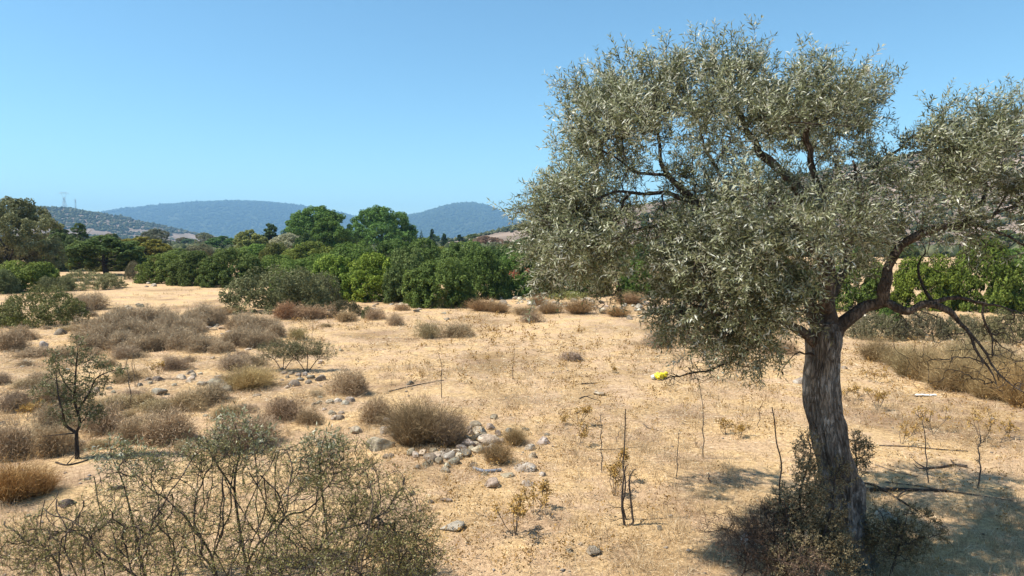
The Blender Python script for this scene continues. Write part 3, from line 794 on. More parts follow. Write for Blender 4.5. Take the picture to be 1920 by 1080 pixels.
# ------------------------------------------------------------------ dry shrubs: prototypes
def cushion_mesh(seed, n=6500, w=1.0, h=.55, mat='cushion', lobes=7, spike=.085, wid=.006):
    """dome of short tangled twigs, uneven outline"""
    rr = np.random.default_rng(seed); C = []
    for i in range(lobes):
        a = rr.uniform(0, 6.28); q = rr.uniform(.05, .36) * w
        C.append([q * math.cos(a), q * math.sin(a), rr.uniform(.02, .12) * h, rr.uniform(.14, .27) * w, rr.uniform(.5, .95) * h])
    C.append([0, 0, 0, .34 * w, .9 * h]); C = np.array(C)
    k = rr.integers(0, len(C), n); d = sphere_dirs(n, rr); d[:, 2] = np.abs(d[:, 2])
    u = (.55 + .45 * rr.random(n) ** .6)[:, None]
    tuft = (vnoise(d[:, 0] * 6 + k * 7, d[:, 1] * 6 + d[:, 2] * 5, seed) - .5)[:, None] * .5
    P = np.stack([C[k, 0], C[k, 1], C[k, 2]], 1) + d * np.stack([C[k, 3], C[k, 3], C[k, 4]], 1) * (u + tuft * u)
    D = unit(d + rr.normal(size=(n, 3)) * .75 + [0, 0, .25])
    L = spike * rr.uniform(.5, 1.4, n)
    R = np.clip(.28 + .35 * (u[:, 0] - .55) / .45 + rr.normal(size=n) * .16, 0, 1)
    g = Geo(); g.add(*spike_geo(P - D * L[:, None] * .4, D, L, np.full(n, wid) * rr.uniform(.7, 1.5, n), R, rr))
    m = 260; a = rr.uniform(0, 6.28, m); e = rr.uniform(.15, 1.5, m)
    D = np.stack([np.cos(a) * np.cos(e), np.sin(a) * np.cos(e), np.sin(e)], 1)
    g.add(*spike_geo(rr.normal(size=(m, 3)) * [.05, .05, .0], D, rr.uniform(.3, .5, m) * w * .9, np.full(m, .009), np.clip(rr.random(m) * .4, 0, 1), rr))
    return g.mesh("twigs", M[mat])

def broom_mesh(seed, n=2600, w=1.0, h=.8, mat='broom', wid=.006, spread=.95):
    """fan of fine upright stems"""
    rr = np.random.default_rng(seed); a = rr.uniform(0, 6.28, n); q = rr.random(n) ** .7
    tuft = .75 + .5 * vnoise(np.cos(a) * 3 + 5, np.sin(a) * 3 + 5, seed)
    base = np.stack([np.cos(a) * q * .16 * w, np.sin(a) * q * .16 * w, np.full(n, -.02)], 1)
    tilt = q * spread * rr.uniform(.7, 1.15, n)
    D = np.stack([np.cos(a) * np.sin(tilt), np.sin(a) * np.sin(tilt), np.cos(tilt)], 1)
    L = h * rr.uniform(.3, 1.12, n) * tuft * (1 + .1 * q)
    g = Geo(); R = np.clip(rr.random(n) * .75, 0, 1)
    g.add(*blade_geo(base, unit(D + rr.normal(size=D.shape) * .12), L, np.full(n, wid), R, .3, rr))
    m = n * 2; k = rr.integers(0, n, m); t = rr.uniform(.15, .95, m)
    P = base[k] + D[k] * (L[k] * t)[:, None]
    g.add(*blade_geo(P, unit(D[k] + rr.normal(size=(m, 3)) * .75), rr.uniform(.06, .20, m) * h, np.full(m, wid * .8), np.clip(.3 + rr.random(m) * .7, 0, 1), .2, rr))
    return g.mesh("stems", M[mat])

SHRUBPOS = []
CUSH = [cushion_mesh(200 + i, lobes=9 + i % 4) for i in range(6)]
BROOM = [broom_mesh(220 + i) for i in range(4)]
SPARSE = [broom_mesh(230 + i, 420, 1.0, .6, 'broom', .008, 1.25) for i in range(3)]

def put_dry(protos, name, px, top, base, wpx, label, group=None, color=(1, 1, 1), h0=.55, cat="shrub"):
    p = on_ground(px, base - 1); i = _cnt.get(name, 0); _cnt[name] = i + 1
    w = wpx * p[1] / FPX; q = p[1] + w * .36; p = drop(p[0] * q / p[1], q); h = 1.12 * max(.12, (at(px, top, p[1])[2] - p[2]))
    rr = np.random.default_rng(1700 + i); SHRUBPOS.append((p[0], p[1], w))
    return place(name, protos[(i * 3 + i // 4) % len(protos)], loc=p - np.array([0, 0, .015]), rotz=rr.uniform(0, 6.28), scale=(w, w * rr.uniform(.85, 1.15), h / h0), label=label, cat=cat, group=group, color=color)

cg = "grey-brown cushion shrubs of the stony thicket"
THICKET = [(175, 552, 584, 74), (150, 560, 590, 50), (232, 582, 622, 80), (205, 590, 632, 70), (262, 580, 618, 66), (300, 578, 614, 70), (325, 590, 622, 64), (352, 598, 628, 66), (383, 574, 612, 74), (408, 585, 612, 44), (372, 590, 616, 50),
           (190, 612, 652, 84), (228, 625, 660, 70), (262, 632, 664, 74), (292, 630, 662, 60), (322, 614, 656, 84), (352, 620, 660, 70), (385, 632, 664, 72), (412, 640, 664, 50), (170, 630, 662, 60),
           (462, 600, 632, 78), (495, 605, 628, 44), (448, 620, 656, 66), (478, 622, 656, 64), (508, 628, 652, 40), (345, 600, 640, 70), (280, 606, 645, 80), (245, 605, 645, 70)]
_tr = np.random.default_rng(405)
for _k in range(16):
    _x = _tr.uniform(160, 520); _b = np.interp(_x, [160, 330, 520], [_tr.uniform(595, 662), _tr.uniform(600, 664), _tr.uniform(622, 652)]); THICKET.append((_x, _b - _tr.uniform(24, 36), _b, _tr.uniform(44, 74)))
for x, t, b, w in THICKET:
    put_dry(CUSH, "cushion_shrub", x, t - 5, b, w * 1.2, "grey-brown spiny cushion shrub of the dense stony thicket", cg, (1, .98, .97))
for x, t, b, w, c, lab in (
    (20, 620, 664, 84, (.95, .9, .88), "brown cushion shrub beside the upright pale stone"),
    (62, 652, 674, 80, (.95, .9, .88), "low brown cushion shrub spread before the upright pale stone"),
    (38, 612, 640, 50, (1, .95, .9), "small brown cushion shrub behind the upright pale stone"),
    (330, 667, 699, 62, (.9, .85, .88), "single round cushion shrub beside a row of grey stones"),
    (438, 664, 700, 86, (.98, .96, 1), "wide grey cushion shrub above the rounded boulder"),
    (395, 720, 764, 112, (.95, .93, .88), "wide grey-brown shrub in front of the big rounded boulder"),
    (345, 738, 776, 90, (.92, .86, .72), "brown shrub touching the wide grey-brown one below the boulder"),
    (662, 696, 748, 100, (1.02, .96, .92), "round grey-brown shrub standing alone beside the fallen stick"),
    (702, 744, 802, 92, (1.05, .98, .92), "grey-brown shrub beside the tall dry broom with the stone ring"),
    (36, 728, 776, 84, (.82, .78, .82), "dark grey cushion shrub beyond the small thorny tree"),
    (96, 716, 770, 90, (.92, .86, .82), "brown shrub directly behind the small thorny tree's crown"),
    (196, 752, 818, 92, (1, .95, .96), "grey round shrub right beside the small thorny tree's trunk"),
    (95, 756, 812, 84, (.95, .92, .9), "grey shrub behind the small thorny tree's trunk"),
    (305, 772, 842, 140, (1.04, .97, .94), "wide grey-brown shrub behind the leafy foreground bush"),
    (255, 785, 838, 80, (1, .95, .9), "small grey-brown shrub between the thorny tree and the foreground bush"),
    (30, 795, 872, 100, (1.02, .96, .94), "large pale brown shrub near the orange-brown bracken"),
    (95, 800, 866, 90, (1.05, .98, .9), "tan-brown shrub at the foot of the small thorny tree"),
    (480, 776, 850, 130, (.98, .93, .95), "grey shrub partly hidden by the silver-leaved tip of the foreground bush"),
    (432, 800, 860, 90, (.95, .9, .92), "brown shrub within the foreground bush's silver leaves"),
    (530, 745, 796, 96, (.8, .72, .7), "dark sprawling twiggy shrub behind the foreground bush"),
    (582, 765, 800, 60, (.8, .74, .66), "small dark twiggy shrub near the loose stones"),
    (742, 590, 613, 50, (.98, .92, .9), "small round cushion shrub in the open straw field"),
    (806, 602, 637, 58, (.92, .95, .82), "olive-grey cushion shrub, larger of a touching pair in the field"),
    (850, 606, 637, 78, (.95, .93, .86), "olive-grey low cushion shrub, wider of a touching pair in the field"),
    (530, 568, 602, 62, (.95, .72, .62), "reddish-brown domed shrub at the foot of the big thorn bush"),
    (585, 572, 602, 90, (.95, .82, .75), "brown spreading shrub beside the reddish-brown dome"),
    (655, 585, 606, 56, (1, .92, .78), "tan shrub at the edge of the straw field near the dark bush"),
    (700, 578, 602, 60, (1.0, .9, .85), "pinkish-brown low shrub before the bluish stones"),
    (755, 570, 584, 40, (1.15, 1.02, .9), "light brown low shrub between the bluish stones and the field"),
    (1238, 627, 657, 76, (.95, .9, .95), "grey cushion shrub in the field below the olive boughs"),
    (1296, 620, 648, 52, (.95, .9, .92), "grey cushion shrub half hidden by the lowest olive leaves"),
    (1075, 661, 681, 62, (.92, .88, 1), "low grey-violet cushion shrub in the middle of the open field"),
    (1000, 586, 607, 52, (.92, .85, .85), "small grey-brown shrub just in front of the stone bank"),
    (556, 614, 640, 40, (.85, .88, .62), "small isolated olive-brown shrub in the field"),
    (5, 698, 724, 44, (.9, .86, .9), "grey cushion shrub beyond the dark grey one"),
    (1470, 640, 668, 80, (.9, .8, .75), "brown dead shrub behind the olive trunk"),
):
    put_dry(CUSH, "cushion_shrub", x, t - 2, b, w * 1.1, lab, None, c)
rr = np.random.default_rng(404)
for k in range(84):
    x = rr.uniform(0, 720) * rr.uniform(.6, 1) if k < 64 else rr.uniform(-420, 0); y = rr.uniform(590, 850)
    if y > 760 and x > 560: x -= 300
    Yd = on_ground(x, y)[1]; w = rr.uniform(.35, 1.0) * FPX / Yd
    g_ = rr.uniform(.85, 1.12)
    put_dry(CUSH, "cushion_shrub", x, y - w * rr.uniform(.28, .45), y, w, "small low cushion shrub scattered singly through the stony straw", "small scattered cushion shrubs", (g_, g_ * rr.uniform(.93, 1.0), g_ * rr.uniform(.8, 1.0)))
# finer, straw-coloured shrubs
for x, t, b, w, c, lab in (
    (802, 752, 838, 118, (.80, .72, .62), "tall dry broom bush ringed with rounded stones"),
    (770, 760, 842, 90, (.85, .78, .68), "brown broom bush merged with the tall one in the stone ring"),
    (846, 775, 842, 72, (.85, .8, .85), "greyish broom bush merged with the tall one in the stone ring"),
    (468, 688, 734, 92, (1.35, 1.25, .9), "straw-yellow grassy bush beside the big rounded boulder"),
    (932, 826, 874, 52, (.95, .82, .65), "small upright dry broom tuft among the scattered stones"),
    (965, 800, 838, 40, (1.05, .95, .75), "small straw tuft beyond the stone pile"),
    (905, 560, 585, 52, (1.05, .85, .68), "rust-tan broom at the near end of the stone bank"),
    (868, 558, 576, 44, (.95, .75, .58), "rust-brown broom beside the large dark shrub"),
    (935, 566, 588, 40, (1.1, .92, .75), "tan broom leaning on the low stone bank"),
    (1030, 565, 590, 46, (1.15, .98, .8), "light tan broom in front of the stone bank"),
    (1085, 560, 591, 56, (1.05, .86, .66), "dense round tan broom below the big block of the stone bank"),
    (1010, 552, 575, 34, (1.05, .85, .72), "small rust-tan broom behind the stone bank"),
    (985, 574, 592, 44, (1.0, .9, .78), "pale broom in a gap of the stone bank"),
    (1158, 574, 596, 44, (1.1, .88, .62), "tan broom before the stone bank below the olive leaves"),
    (1180, 548, 572, 60, (1.0, .82, .7), "brown broom behind the stone bank below the olive leaves"),
    (1642, 634, 680, 60, (.95, .86, .7), "small compact tan broom beside the big straw-coloured bush"),
    (1706, 652, 712, 66, (1.02, 1.0, .82), "straw-coloured broom bush beyond the trunk, beside the compact tan one"),
    (1738, 644, 720, 74, (1.2, 1.12, .9), "tallest straw-coloured broom bush beyond the trunk"),
    (1770, 690, 736, 60, (1.1, 1.0, .8), "brownish straw broom under the drooping bare twigs"),
    (1806, 662, 740, 80, (1.25, 1.15, .9), "wide straw broom bush touching the drooping twig ends"),
    (1846, 706, 752, 60, (1.1, 1.0, .76), "low brownish broom below the wide straw one"),
    (1890, 694, 756, 80, (1.25, 1.1, .84), "golden straw broom bush under the end of the bare bough"),
    (1920, 676, 772, 90, (1.2, 1.02, .72), "tall golden straw broom past the end of the bare bough"),
    (1872, 645, 712, 90, (.95, .95, .8), "grey-straw broom behind the golden one"),
    (1690, 650, 692, 70, (1.05, 1.0, .8), "feathery pale broom behind the big straw-coloured bush"),
    (1815, 632, 690, 90, (.95, .95, .8), "greyish broom behind the drooping bare twigs"),
    (24, 865, 950, 110, (1.15, .85, .52), "orange-brown dead bracken clump"),
    (75, 880, 935, 70, (1.2, .9, .6), "orange-tan dry fern tuft beside the bracken clump"),
    (420, 576, 592, 40, (1.1, .95, .8), "pale grassy tuft at the edge of the big thorn bush"),
):
    o = put_dry(BROOM, "dry_broom", x, t, b, w, lab, None, c, .8)
# ------------------------------------------------------------------ stones
def rock_mesh(seed, flat):
    import bmesh
    bm = bmesh.new(); bmesh.ops.create_icosphere(bm, subdivisions=3, radius=.5)
    V = np.array([v.co[:] for v in bm.verts]); F = np.array([[v.index for v in f.verts] for f in bm.faces]); bm.free()
    rr = np.random.default_rng(seed)
    for k in range(9):     # knock off flat facets
        d = unit(rr.normal(size=3)); c = rr.uniform(.25, .42)
        q = V @ d; V = V - np.where(q > c, (q - c) * .97, 0)[:, None] * d
    nrm = unit(V)
    V = V * (1 + .16 * (fbm(nrm[:, 0] * 2 + 7 + seed, nrm[:, 1] * 2 + nrm[:, 2] * 2.7, seed, 4) - .5))[:, None]
    V[:, 2] *= flat; V[:, 1] *= rr.uniform(.75, 1.0)
    V[:, :2] /= np.ptp(V[:, 0])
    return new_mesh("stone", V, F, M['rock'], None, True)
ROCKS = [rock_mesh(300 + i, .72) for i in range(8)]
SLABS = [rock_mesh(320 + i, .34) for i in range(4)]

def put_rock(px, py, wpx, label, group=None, slab=False, tint=None, tall=1.0, name="stone", bury=.36):
    i = _cnt.get('rock', 0); _cnt['rock'] = i + 1; rr = np.random.default_rng(3000 + i)
    p = on_ground(px, py + wpx * (.12 if slab else .25)); w = wpx * p[1] / FPX
    hgt = w * (.34 if slab else .72) * tall
    t = tint or rr.choice([.85, 1.05, 1.25, .62, .95, 1.4]); c = (t * rr.uniform(.97, 1.1), t * rr.uniform(.95, .99), t * rr.uniform(.80, .95))
    return place(name, (SLABS if slab else ROCKS)[rr.integers(0, 4 if slab else 8)], loc=p + np.array([0, 0, hgt * (.5 - bury)]), rotz=rr.uniform(0, 6.28), scale=(w, w, w * tall), tilt=rr.normal(size=2) * .18, label=label, cat="stone", group=group, color=c)

def z5(x, y): return 540 + x / 3, 640 + y / 3
def z2(x, y): return x / 3, 600 + y / 3
def z6(x, y): return 740 + x / 3, 740 + y / 3
g1 = "rounded stones ringing the tall broom bush"
for x, y, w in ((1055, 465, 45), (1015, 485, 36), (1080, 500, 64), (1030, 510, 40), (1135, 475, 54), (1180, 515, 46), (1070, 540, 76), (1130, 555, 84), (1020, 570, 78), (1030, 600, 46), (1070, 605, 64), (1110, 600, 40), (990, 625, 64), (955, 645, 54), (915, 640, 62), (935, 670, 62), (880, 635, 46), (845, 630, 54), (800, 652, 62), (830, 645, 52), (855, 672, 48), (785, 687, 46), (760, 625, 48), (715, 635, 48), (690, 620, 50), (895, 695, 44), (1000, 545, 50), (1040, 545, 44), (1095, 525, 44), (1150, 590, 44), (980, 600, 50), (1160, 545, 50), (1100, 575, 46), (600, 480, 62), (545, 500, 56), (600, 520, 44), (575, 490, 40), (1055, 575, 44), (820, 610, 44), (870, 612, 40), (905, 615, 40), (945, 615, 44), (1200, 560, 40)):
    put_rock(*z5(x, y), w / 3 * 1.22, "rounded grey stone in the ring around the tall broom bush", g1, bury=.24)
for x, y, w, s, t, lab in ((510, 565, 150, False, .9, "large low boulder beside the stone ring"), (560, 440, 84, False, .5, "black angular stone between two dry shrubs"), (385, 490, 82, False, 1.1, "pale stone near the grey shrub, away from the ring"), (565, 640, 52, False, .6, "brown stone in front of the large low boulder"),
                            (890, 715, 64, False, .9, "brown-topped stone lying just in front of the ring"), (735, 702, 52, False, .6, "dark stone near the foreground bush tip"), (1040, 690, 54, False, .5, "dark reddish stone beside the small broom tuft"), (1160, 420, 56, False, .62, "dark pointed stone alone beyond the ring"),
                            (1360, 590, 64, False, 1.3, "pale tan stone, upper of a pair"), (1375, 634, 58, False, 1.0, "grey block stone, lower of a pair"), (1440, 553, 78, False, 1.05, "large pale stone apart from the pile on its open side"), (1460, 522, 38, True, .6, "flat dark stone behind the large pale stone"),
                            (1330, 705, 130, True, 1.0, "long flat grey slab in front of the small broom tuft"), (1230, 745, 80, True, 1.25, "smooth pale grey flat stone beside the grey pipe"), (1150, 785, 94, False, 1.0, "split grey stone in front of the grey pipe"), (1108, 742, 42, False, .7, "dark round stone lying on the grey pipe's end"),
                            (1430, 742, 44, False, 1.1, "pale stone past the end of the flat slab"), (1345, 795, 76, True, .9, "half-buried slab in front of the long flat slab"), (920, 1030, 135, True, 1.2, "pale grey flat rock in the straw beside the foreground bush"), (890, 885, 74, True, 1.0, "flat grey rock in the straw near the stone ring"),
                            (800, 897, 42, False, .55, "small dark stone next to a flat grey rock"), (700, 850, 44, False, .55, "small dark stone at the foreground bush's edge"), (1335, 490, 38, False, .95, "small stone of a close pair beyond the pile"), (1240, 495, 48, False, .75, "brown stone behind the small straw tuft"),
                            (1755, 290, 78, True, 1.0, "flat grey rock in the open field beside a dark twig"), (690, 230, 46, False, .6, "brown stone beside the long fallen stick")):
    put_rock(*z5(x, y), w / 3, lab, None, s, t)
g2 = "stones beside the sparse shrub"
for x, y, w in ((40, 230, 76), (70, 205, 46), (100, 180, 48), (125, 195, 48), (110, 225, 42), (60, 185, 36), (20, 175, 40), (-25, 170, 46), (-35, 155, 40), (0, 195, 36)):
    put_rock(*z5(x, y), w / 3, "dark grey stone in the row below the sparse forked shrub", g2, tint=.75)
put_rock(*z5(178, 202), 23, "large rounded brown-grey stone ending the row below the sparse shrub", None, False, .78, 1.1)
g3 = "loose stones behind the foreground bush"
for x, y, w in ((240, 335, 52), (280, 330, 46), (320, 340, 54), (175, 340, 42), (145, 350, 32), (250, 395, 54), (290, 420, 64), (200, 380, 32), (180, 310, 32), (345, 325, 58), (265, 425, 50), (300, 395, 40)):
    put_rock(*z5(x, y), w / 3, "loose grey stone strewn below the round lone shrub", g3)
for x, y, w, t, lab in ((340, 62, 70, .55, "dark angular boulder between the thorn bush and the cushion shrubs"), (325, 192, 50, .8, "grey stone half hidden behind the small thorny tree"), (1235, 358, 160, .68, "big rounded brown boulder beside the straw-yellow bush"), (895, 393, 80, .82, "large loaf-shaped stone on the bare sand"),
                        (890, 327, 58, .6, "dark upright stone above the loaf-shaped stone"), (375, 1022, 84, .42, "dark twig-covered stone near the bracken"), (10, 575, 46, .6, "dark stone beside the dark grey cushion shrub")):
    put_rock(*z2(x, y), w / 3, lab, None, False, t)
put_rock(83, 650, 16, "upright pale stone standing among brown cushion shrubs", None, False, 1.1, 1.9, "stone", .2)
g4 = "stones strewn over the bare sand beside the boulder"
for x, y, w in ((830, 330, 42), (845, 350, 32), (1025, 315, 64), (1080, 290, 52), (1075, 325, 48), (1130, 297, 32), (1225, 315, 42), (1135, 352, 48), (985, 362, 32), (535, 390, 62), (620, 378, 38), (635, 402, 34), (565, 415, 24), (790, 360, 38), (840, 460, 54), (800, 470, 38), (1170, 350, 40), (1090, 310, 40), (500, 400, 36), (1060, 340, 36), (1085, 300, 36)):
    put_rock(*z2(x, y), w / 3, "grey stone strewn over the sand between boulder and thorny tree", g4)
g5 = "small stones by the foreground bush"
for x, y, w in ((490, 890, 38), (645, 940, 88), (1765, 470, 32), (1875, 515, 44), (1590, 335, 34), (50, 500, 64), (260, 915, 40), (700, 985, 40)):
    put_rock(*z2(x, y), w / 3, "small flat stone lying in the dry litter around the foreground bush", g5, True)
for x, y, w, s, t, lab in ((1110, 866, 88, False, .78, "rough round grey stone alone in the straw"), (985, 872, 44, False, .8, "small grey stone near the rough round one"), (1490, 745, 38, False, .6, "small dark stone beside the dead stalk cluster")):
    put_rock(*z6(x, y), w / 3, lab, None, s, t)
put_rock(1402, 1018, 34, "white upright stone at the foot of the olive trunk", None, False, 2.0, 1.7, "stone", .25)
put_rock(1660, 962, 42, "round tan stone in the shade beside the olive trunk", None, False, 1.2, 1.0)
put_rock(1790, 1082, 40, "pale stone in the deep shade of the olive crown", None, False, 1.3, .9)
rr = np.random.default_rng(55)
for k in range(22):
    x = rr.uniform(338, 428); y = 598 + (x - 338) * .28 + rr.normal() * 4
    put_rock(x, y, rr.uniform(8, 16), "flat pale slab in the little stone run through the thicket", "slabs of the stone run in the thicket", True, rr.uniform(1.1, 1.6))
for k in range(46):
    put_rock(rr.uniform(10, 660), rr.uniform(630, 850), rr.uniform(7, 17), "loose stone lying between the scattered cushion shrubs", "loose stones between the cushion shrubs", k % 3 == 0)
for k in range(16):
    put_rock(rr.uniform(1605, 1910), rr.uniform(598, 640), rr.uniform(7, 16), "grey stone on the rough ground behind the tan brooms", "stones on the rough ground behind the brooms", k % 2 == 0, rr.uniform(1.0, 1.6))
for x, y, w in ((245, 577, 15), (265, 572, 14), (258, 570, 9), (238, 574, 10), (280, 530, 10), (288, 534, 12), (275, 536, 8)):
    put_rock(x, y, w, "grey stone of the small heap at the far end of the field", "small heap of stones far in the field")
for k in range(22):
    put_rock(rr.uniform(698, 790), rr.uniform(560, 580), rr.uniform(6, 15), "bluish-grey stone of the tumbled heap before the hedge", "tumbled stones before the hedge", k % 2 == 0, rr.uniform(.9, 1.6))
for x, y, w, lab in ((780, 581, 14, "rounded stone standing clear of the tumbled heap"), (833, 586, 9, "small tan stone on the straw near the large dark shrub"), (838, 597, 10, "small dark stone on the straw near the large dark shrub"), (845, 571, 8, "small pale stone below the large dark shrub")):
    put_rock(x, y, w, lab)
for k in range(110):
    x = rr.uniform(895, 1330) if k < 95 else rr.uniform(1600, 1690)
    yb = np.interp(x, [880, 940, 1000, 1080, 1200, 1330, 1600, 1690], [562, 562, 568, 574, 582, 592, 600, 606])
    o = put_rock(x, yb + rr.normal() * 6, rr.choice([8, 9, 10, 12, 14, 17]), "grey stone of the long low bank across the field", "stones of the long low bank", False, rr.uniform(.9, 1.5)); o.location.z += rr.uniform(0, .16) if rr.random() < .5 else 0
for x, y, w, lab in ((1102, 562, 22, "big brown pointed block on top of the stone bank"), (1075, 562, 16, "tan block beside the big pointed block of the stone bank"), (1000, 577, 13, "pale stone at the front of the bank between tan brooms"), (934, 579, 13, "grey block in front of the near end of the bank"), (1180, 595, 15, "pale block fallen in front of the bank below the olive leaves"), (1500, 712, 26, "flat rock in the field beside the olive trunk"), (1582, 688, 12, "dark stone in the field just past the trunk")):
    put_rock(x, y, w, lab)

# ------------------------------------------------------------------ the olive tree
def px_poly(rows):
    return np.array([at(r[0], r[1], r[2]) for r in rows]), np.array([r[3] for r in rows])

_kr = np.random.default_rng(515)
class Skel:
    def __init__(s): s.P = []; s.par = []; s.r = []
    def line(s, pts, rad, parent=-1, n=None, kink=0):
        n = n or max(4, int(np.linalg.norm(np.diff(pts, axis=0), axis=1).sum() / .07))
        C = catmull(np.column_stack([pts, rad]), n); ids = []
        if kink:
            w = _kr.normal(size=(n, 3)) * kink; w[0] = 0; w[1:-1] += (w[:-2] + w[2:]) * .5; C[1:, :3] += w[1:]; C[1:, 3] *= _kr.uniform(.86, 1.12, n - 1)
        for i, c in enumerate(C):
            if i == 0 and parent >= 0: prev = parent; continue
            s.P.append(c[:3]); s.r.append(max(c[3], .004)); s.par.append(prev if i else parent); prev = len(s.P) - 1; ids.append(prev)
        return ids
    def near(s, p): return int(np.argmin(np.linalg.norm(np.array(s.P) - p, axis=1)))

def staged(A, sk, rr, levels=(40, 260)):
    """coarse-to-fine order, each stage from the wood outward"""
    A = A[rr.permutation(len(A))]; out = []; a = 0; S = np.array(sk)
    for L in list(levels) + [len(A)]:
        B = A[a:L]; a = L
        if len(B):
            d = np.array([np.min(np.linalg.norm(S - b, axis=1)) for b in B]); out.append(B[np.argsort(d)])
    return np.concatenate(out)

def wood_parts(root, pos, par, r, mat_thick, mat_twig, cut, skip=0, sides=9, fine=.03):
    keep = (r >= cut) & (np.arange(len(r)) >= skip)
    for q, c in enumerate(chains(par, r, keep)):
        P = pos[c]; R = r[c].copy(); R[0] = min(R[0], R[1] * 1.15)
        V, F = bark_tube(P, R, max(4, len(c) * 2), sides, .07, fine, q)
        place("branch", new_mesh("branch", V, F, mat_thick, None, True), root)
    ch = np.where((r < cut) & (par >= 0) & (np.arange(len(r)) >= skip))[0]
    V, F, R = prisms(pos[par[ch]], pos[ch], np.minimum(r[par[ch]], r[ch] * 1.25), r[ch], np.random.default_rng(5).random(len(ch)), 4)
    place("twigs", new_mesh("twigs", V, F, mat_twig, R, True), root, kind="stuff")

def build_olive():
    rr = np.random.default_rng(2024)
    base = drop(at(1592, 450, 6.15)[0], 6.15)
    root = place("olive_tree", None, label="gnarled old olive tree with silvery crown and thick leaning trunk", cat="tree")
    trunk = [(1618, 1125, 6.1, .36), (1604, 1088, 6.12, .27), (1597, 1045, 6.15, .215), (1588, 990, 6.17, .182), (1577, 900, 6.2, .165), (1560, 830, 6.2, .165), (1546, 760, 6.2, .163), (1542, 710, 6.2, .150), (1546, 670, 6.2, .146), (1548, 632, 6.2, .155), (1549, 605, 6.2, .10)]
    tp, tr = px_poly(trunk); tr = tr * .9
    V, F = bark_tube(tp, tr, 300, 150, .10, .05, 4, twist=1.6, crack=.17)
    # roots: swell the foot of the trunk
    V -= base
    root.location = tuple(base)
    place("trunk", new_mesh("trunk", V, F, M['olive_bark'], None, True), root)
    s = Skel(); s.line(tp[3:], tr[3:], -1, 14); nt = len(s.P)
    def limb(rows, start=None):
        p, r = px_poly(rows); s.line(p, r * .74, s.near(p[0]), kink=.011)
    limb([(1556, 640, 6.2, .115), (1588, 608, 6.2, .092), (1615, 582, 6.2, .078), (1655, 563, 6.15, .072)])
    limb([(1655, 563, 6.15, .07), (1662, 520, 6.1, .062), (1672, 485, 6.1, .060), (1695, 460, 6.1, .057), (1725, 438, 6.1, .052), (1770, 428, 6.1, .046), (1810, 415, 6.1, .04), (1832, 390, 6.1, .034), (1850, 345, 6.15, .026), (1845, 290, 6.2, .016)])
    limb([(1770, 428, 6.1, .03), (1830, 425, 6.0, .024), (1890, 445, 5.9, .016), (1950, 480, 5.8, .010)])
    limb([(1810, 415, 6.1, .03), (1870, 400, 6.3, .024), (1940, 360, 6.5, .016)])
    limb([(1655, 563, 6.15, .06), (1700, 582, 6.05, .05), (1745, 570, 6.0, .044), (1790, 587, 5.9, .03), (1820, 625, 5.8, .022), (1840, 670, 5.75, .013), (1872, 722, 5.7, .006)])
    limb([(1700, 582, 6.05, .045), (1740, 562, 6.2, .03), (1790, 560, 6.3, .025), (1838, 572, 6.3, .02), (1850, 612, 6.3, .015), (1862, 665, 6.3, .008)])
    limb([(1838, 572, 6.3, .018), (1885, 578, 6.4, .012), (1935, 600, 6.5, .008)])
    limb([(1820, 625, 5.8, .018), (1870, 690, 5.7, .011), (1915, 735, 5.6, .006)])
    limb([(1740, 562, 6.2, .022), (1720, 505, 6.4, .016), (1735, 470, 6.5, .008)])
    # middle leaders
    limb([(1548, 632, 6.2, .11), (1552, 560, 6.25, .095), (1548, 480, 6.3, .085), (1532, 410, 6.35, .075), (1490, 350, 6.3, .06), (1440, 300, 6.25, .048), (1405, 255, 6.2, .034), (1380, 190, 6.2, .018)])
    limb([(1540, 440, 6.35, .06), (1534, 360, 6.5, .048), (1518, 280, 6.55, .038), (1508, 215, 6.5, .026), (1520, 140, 6.5, .012)])
    limb([(1534, 400, 6.35, .05), (1585, 340, 6.4, .036), (1650, 305, 6.4, .024), (1715, 255, 6.4, .012)])
    limb([(1552, 560, 6.25, .07), (1590, 490, 6.8, .05), (1610, 400, 7.1, .035), (1600, 300, 7.2, .02)])
    limb([(1550, 580, 6.2, .07), (1540, 510, 5.8, .05), (1500, 440, 5.4, .036), (1460, 380, 5.2, .02)])
    # left leaders
    limb([(1544, 640, 6.2, .10), (1510, 560, 6.2, .08), (1450, 490, 6.15, .066), (1380, 430, 6.1, .055), (1310, 380, 6.1, .045), (1252, 322, 6.1, .03), (1238, 270, 6.1, .018), (1222, 215, 6.1, .010)])
    limb([(1310, 380, 6.1, .03), (1235, 362, 6.0, .021), (1160, 358, 5.9, .014), (1080, 390, 5.8, .008)])
    limb([(1380, 430, 6.1, .04), (1290, 420, 6.4, .032), (1190, 430, 6.6, .024), (1100, 470, 6.6, .014)])
    limb([(1252, 322, 6.1, .022), (1190, 318, 6.2, .014), (1120, 270, 6.3, .008)])
    limb([(1450, 490, 6.15, .045), (1400, 400, 6.9, .034), (1330, 300, 7.2, .022), (1300, 200, 7.2, .012)])
    # low left bough
    limb([(1540, 650, 6.2, .075), (1505, 622, 6.15, .058), (1465, 600, 6.0, .046), (1420, 590, 5.8, .034), (1370, 600, 5.6, .024), (1320, 570, 5.5, .014)])
    limb([(1465, 600, 6.0, .03), (1420, 640, 5.9, .022), (1380, 670, 5.85, .016), (1330, 690, 5.8, .011), (1280, 705, 5.8, .007), (1240, 712, 5.8, .004)])
    limb([(1530, 668, 6.2, .02), (1508, 668, 6.1, .013), (1490, 662, 6.0, .009), (1470, 690, 5.95, .006), (1466, 700, 5.95, .004)])
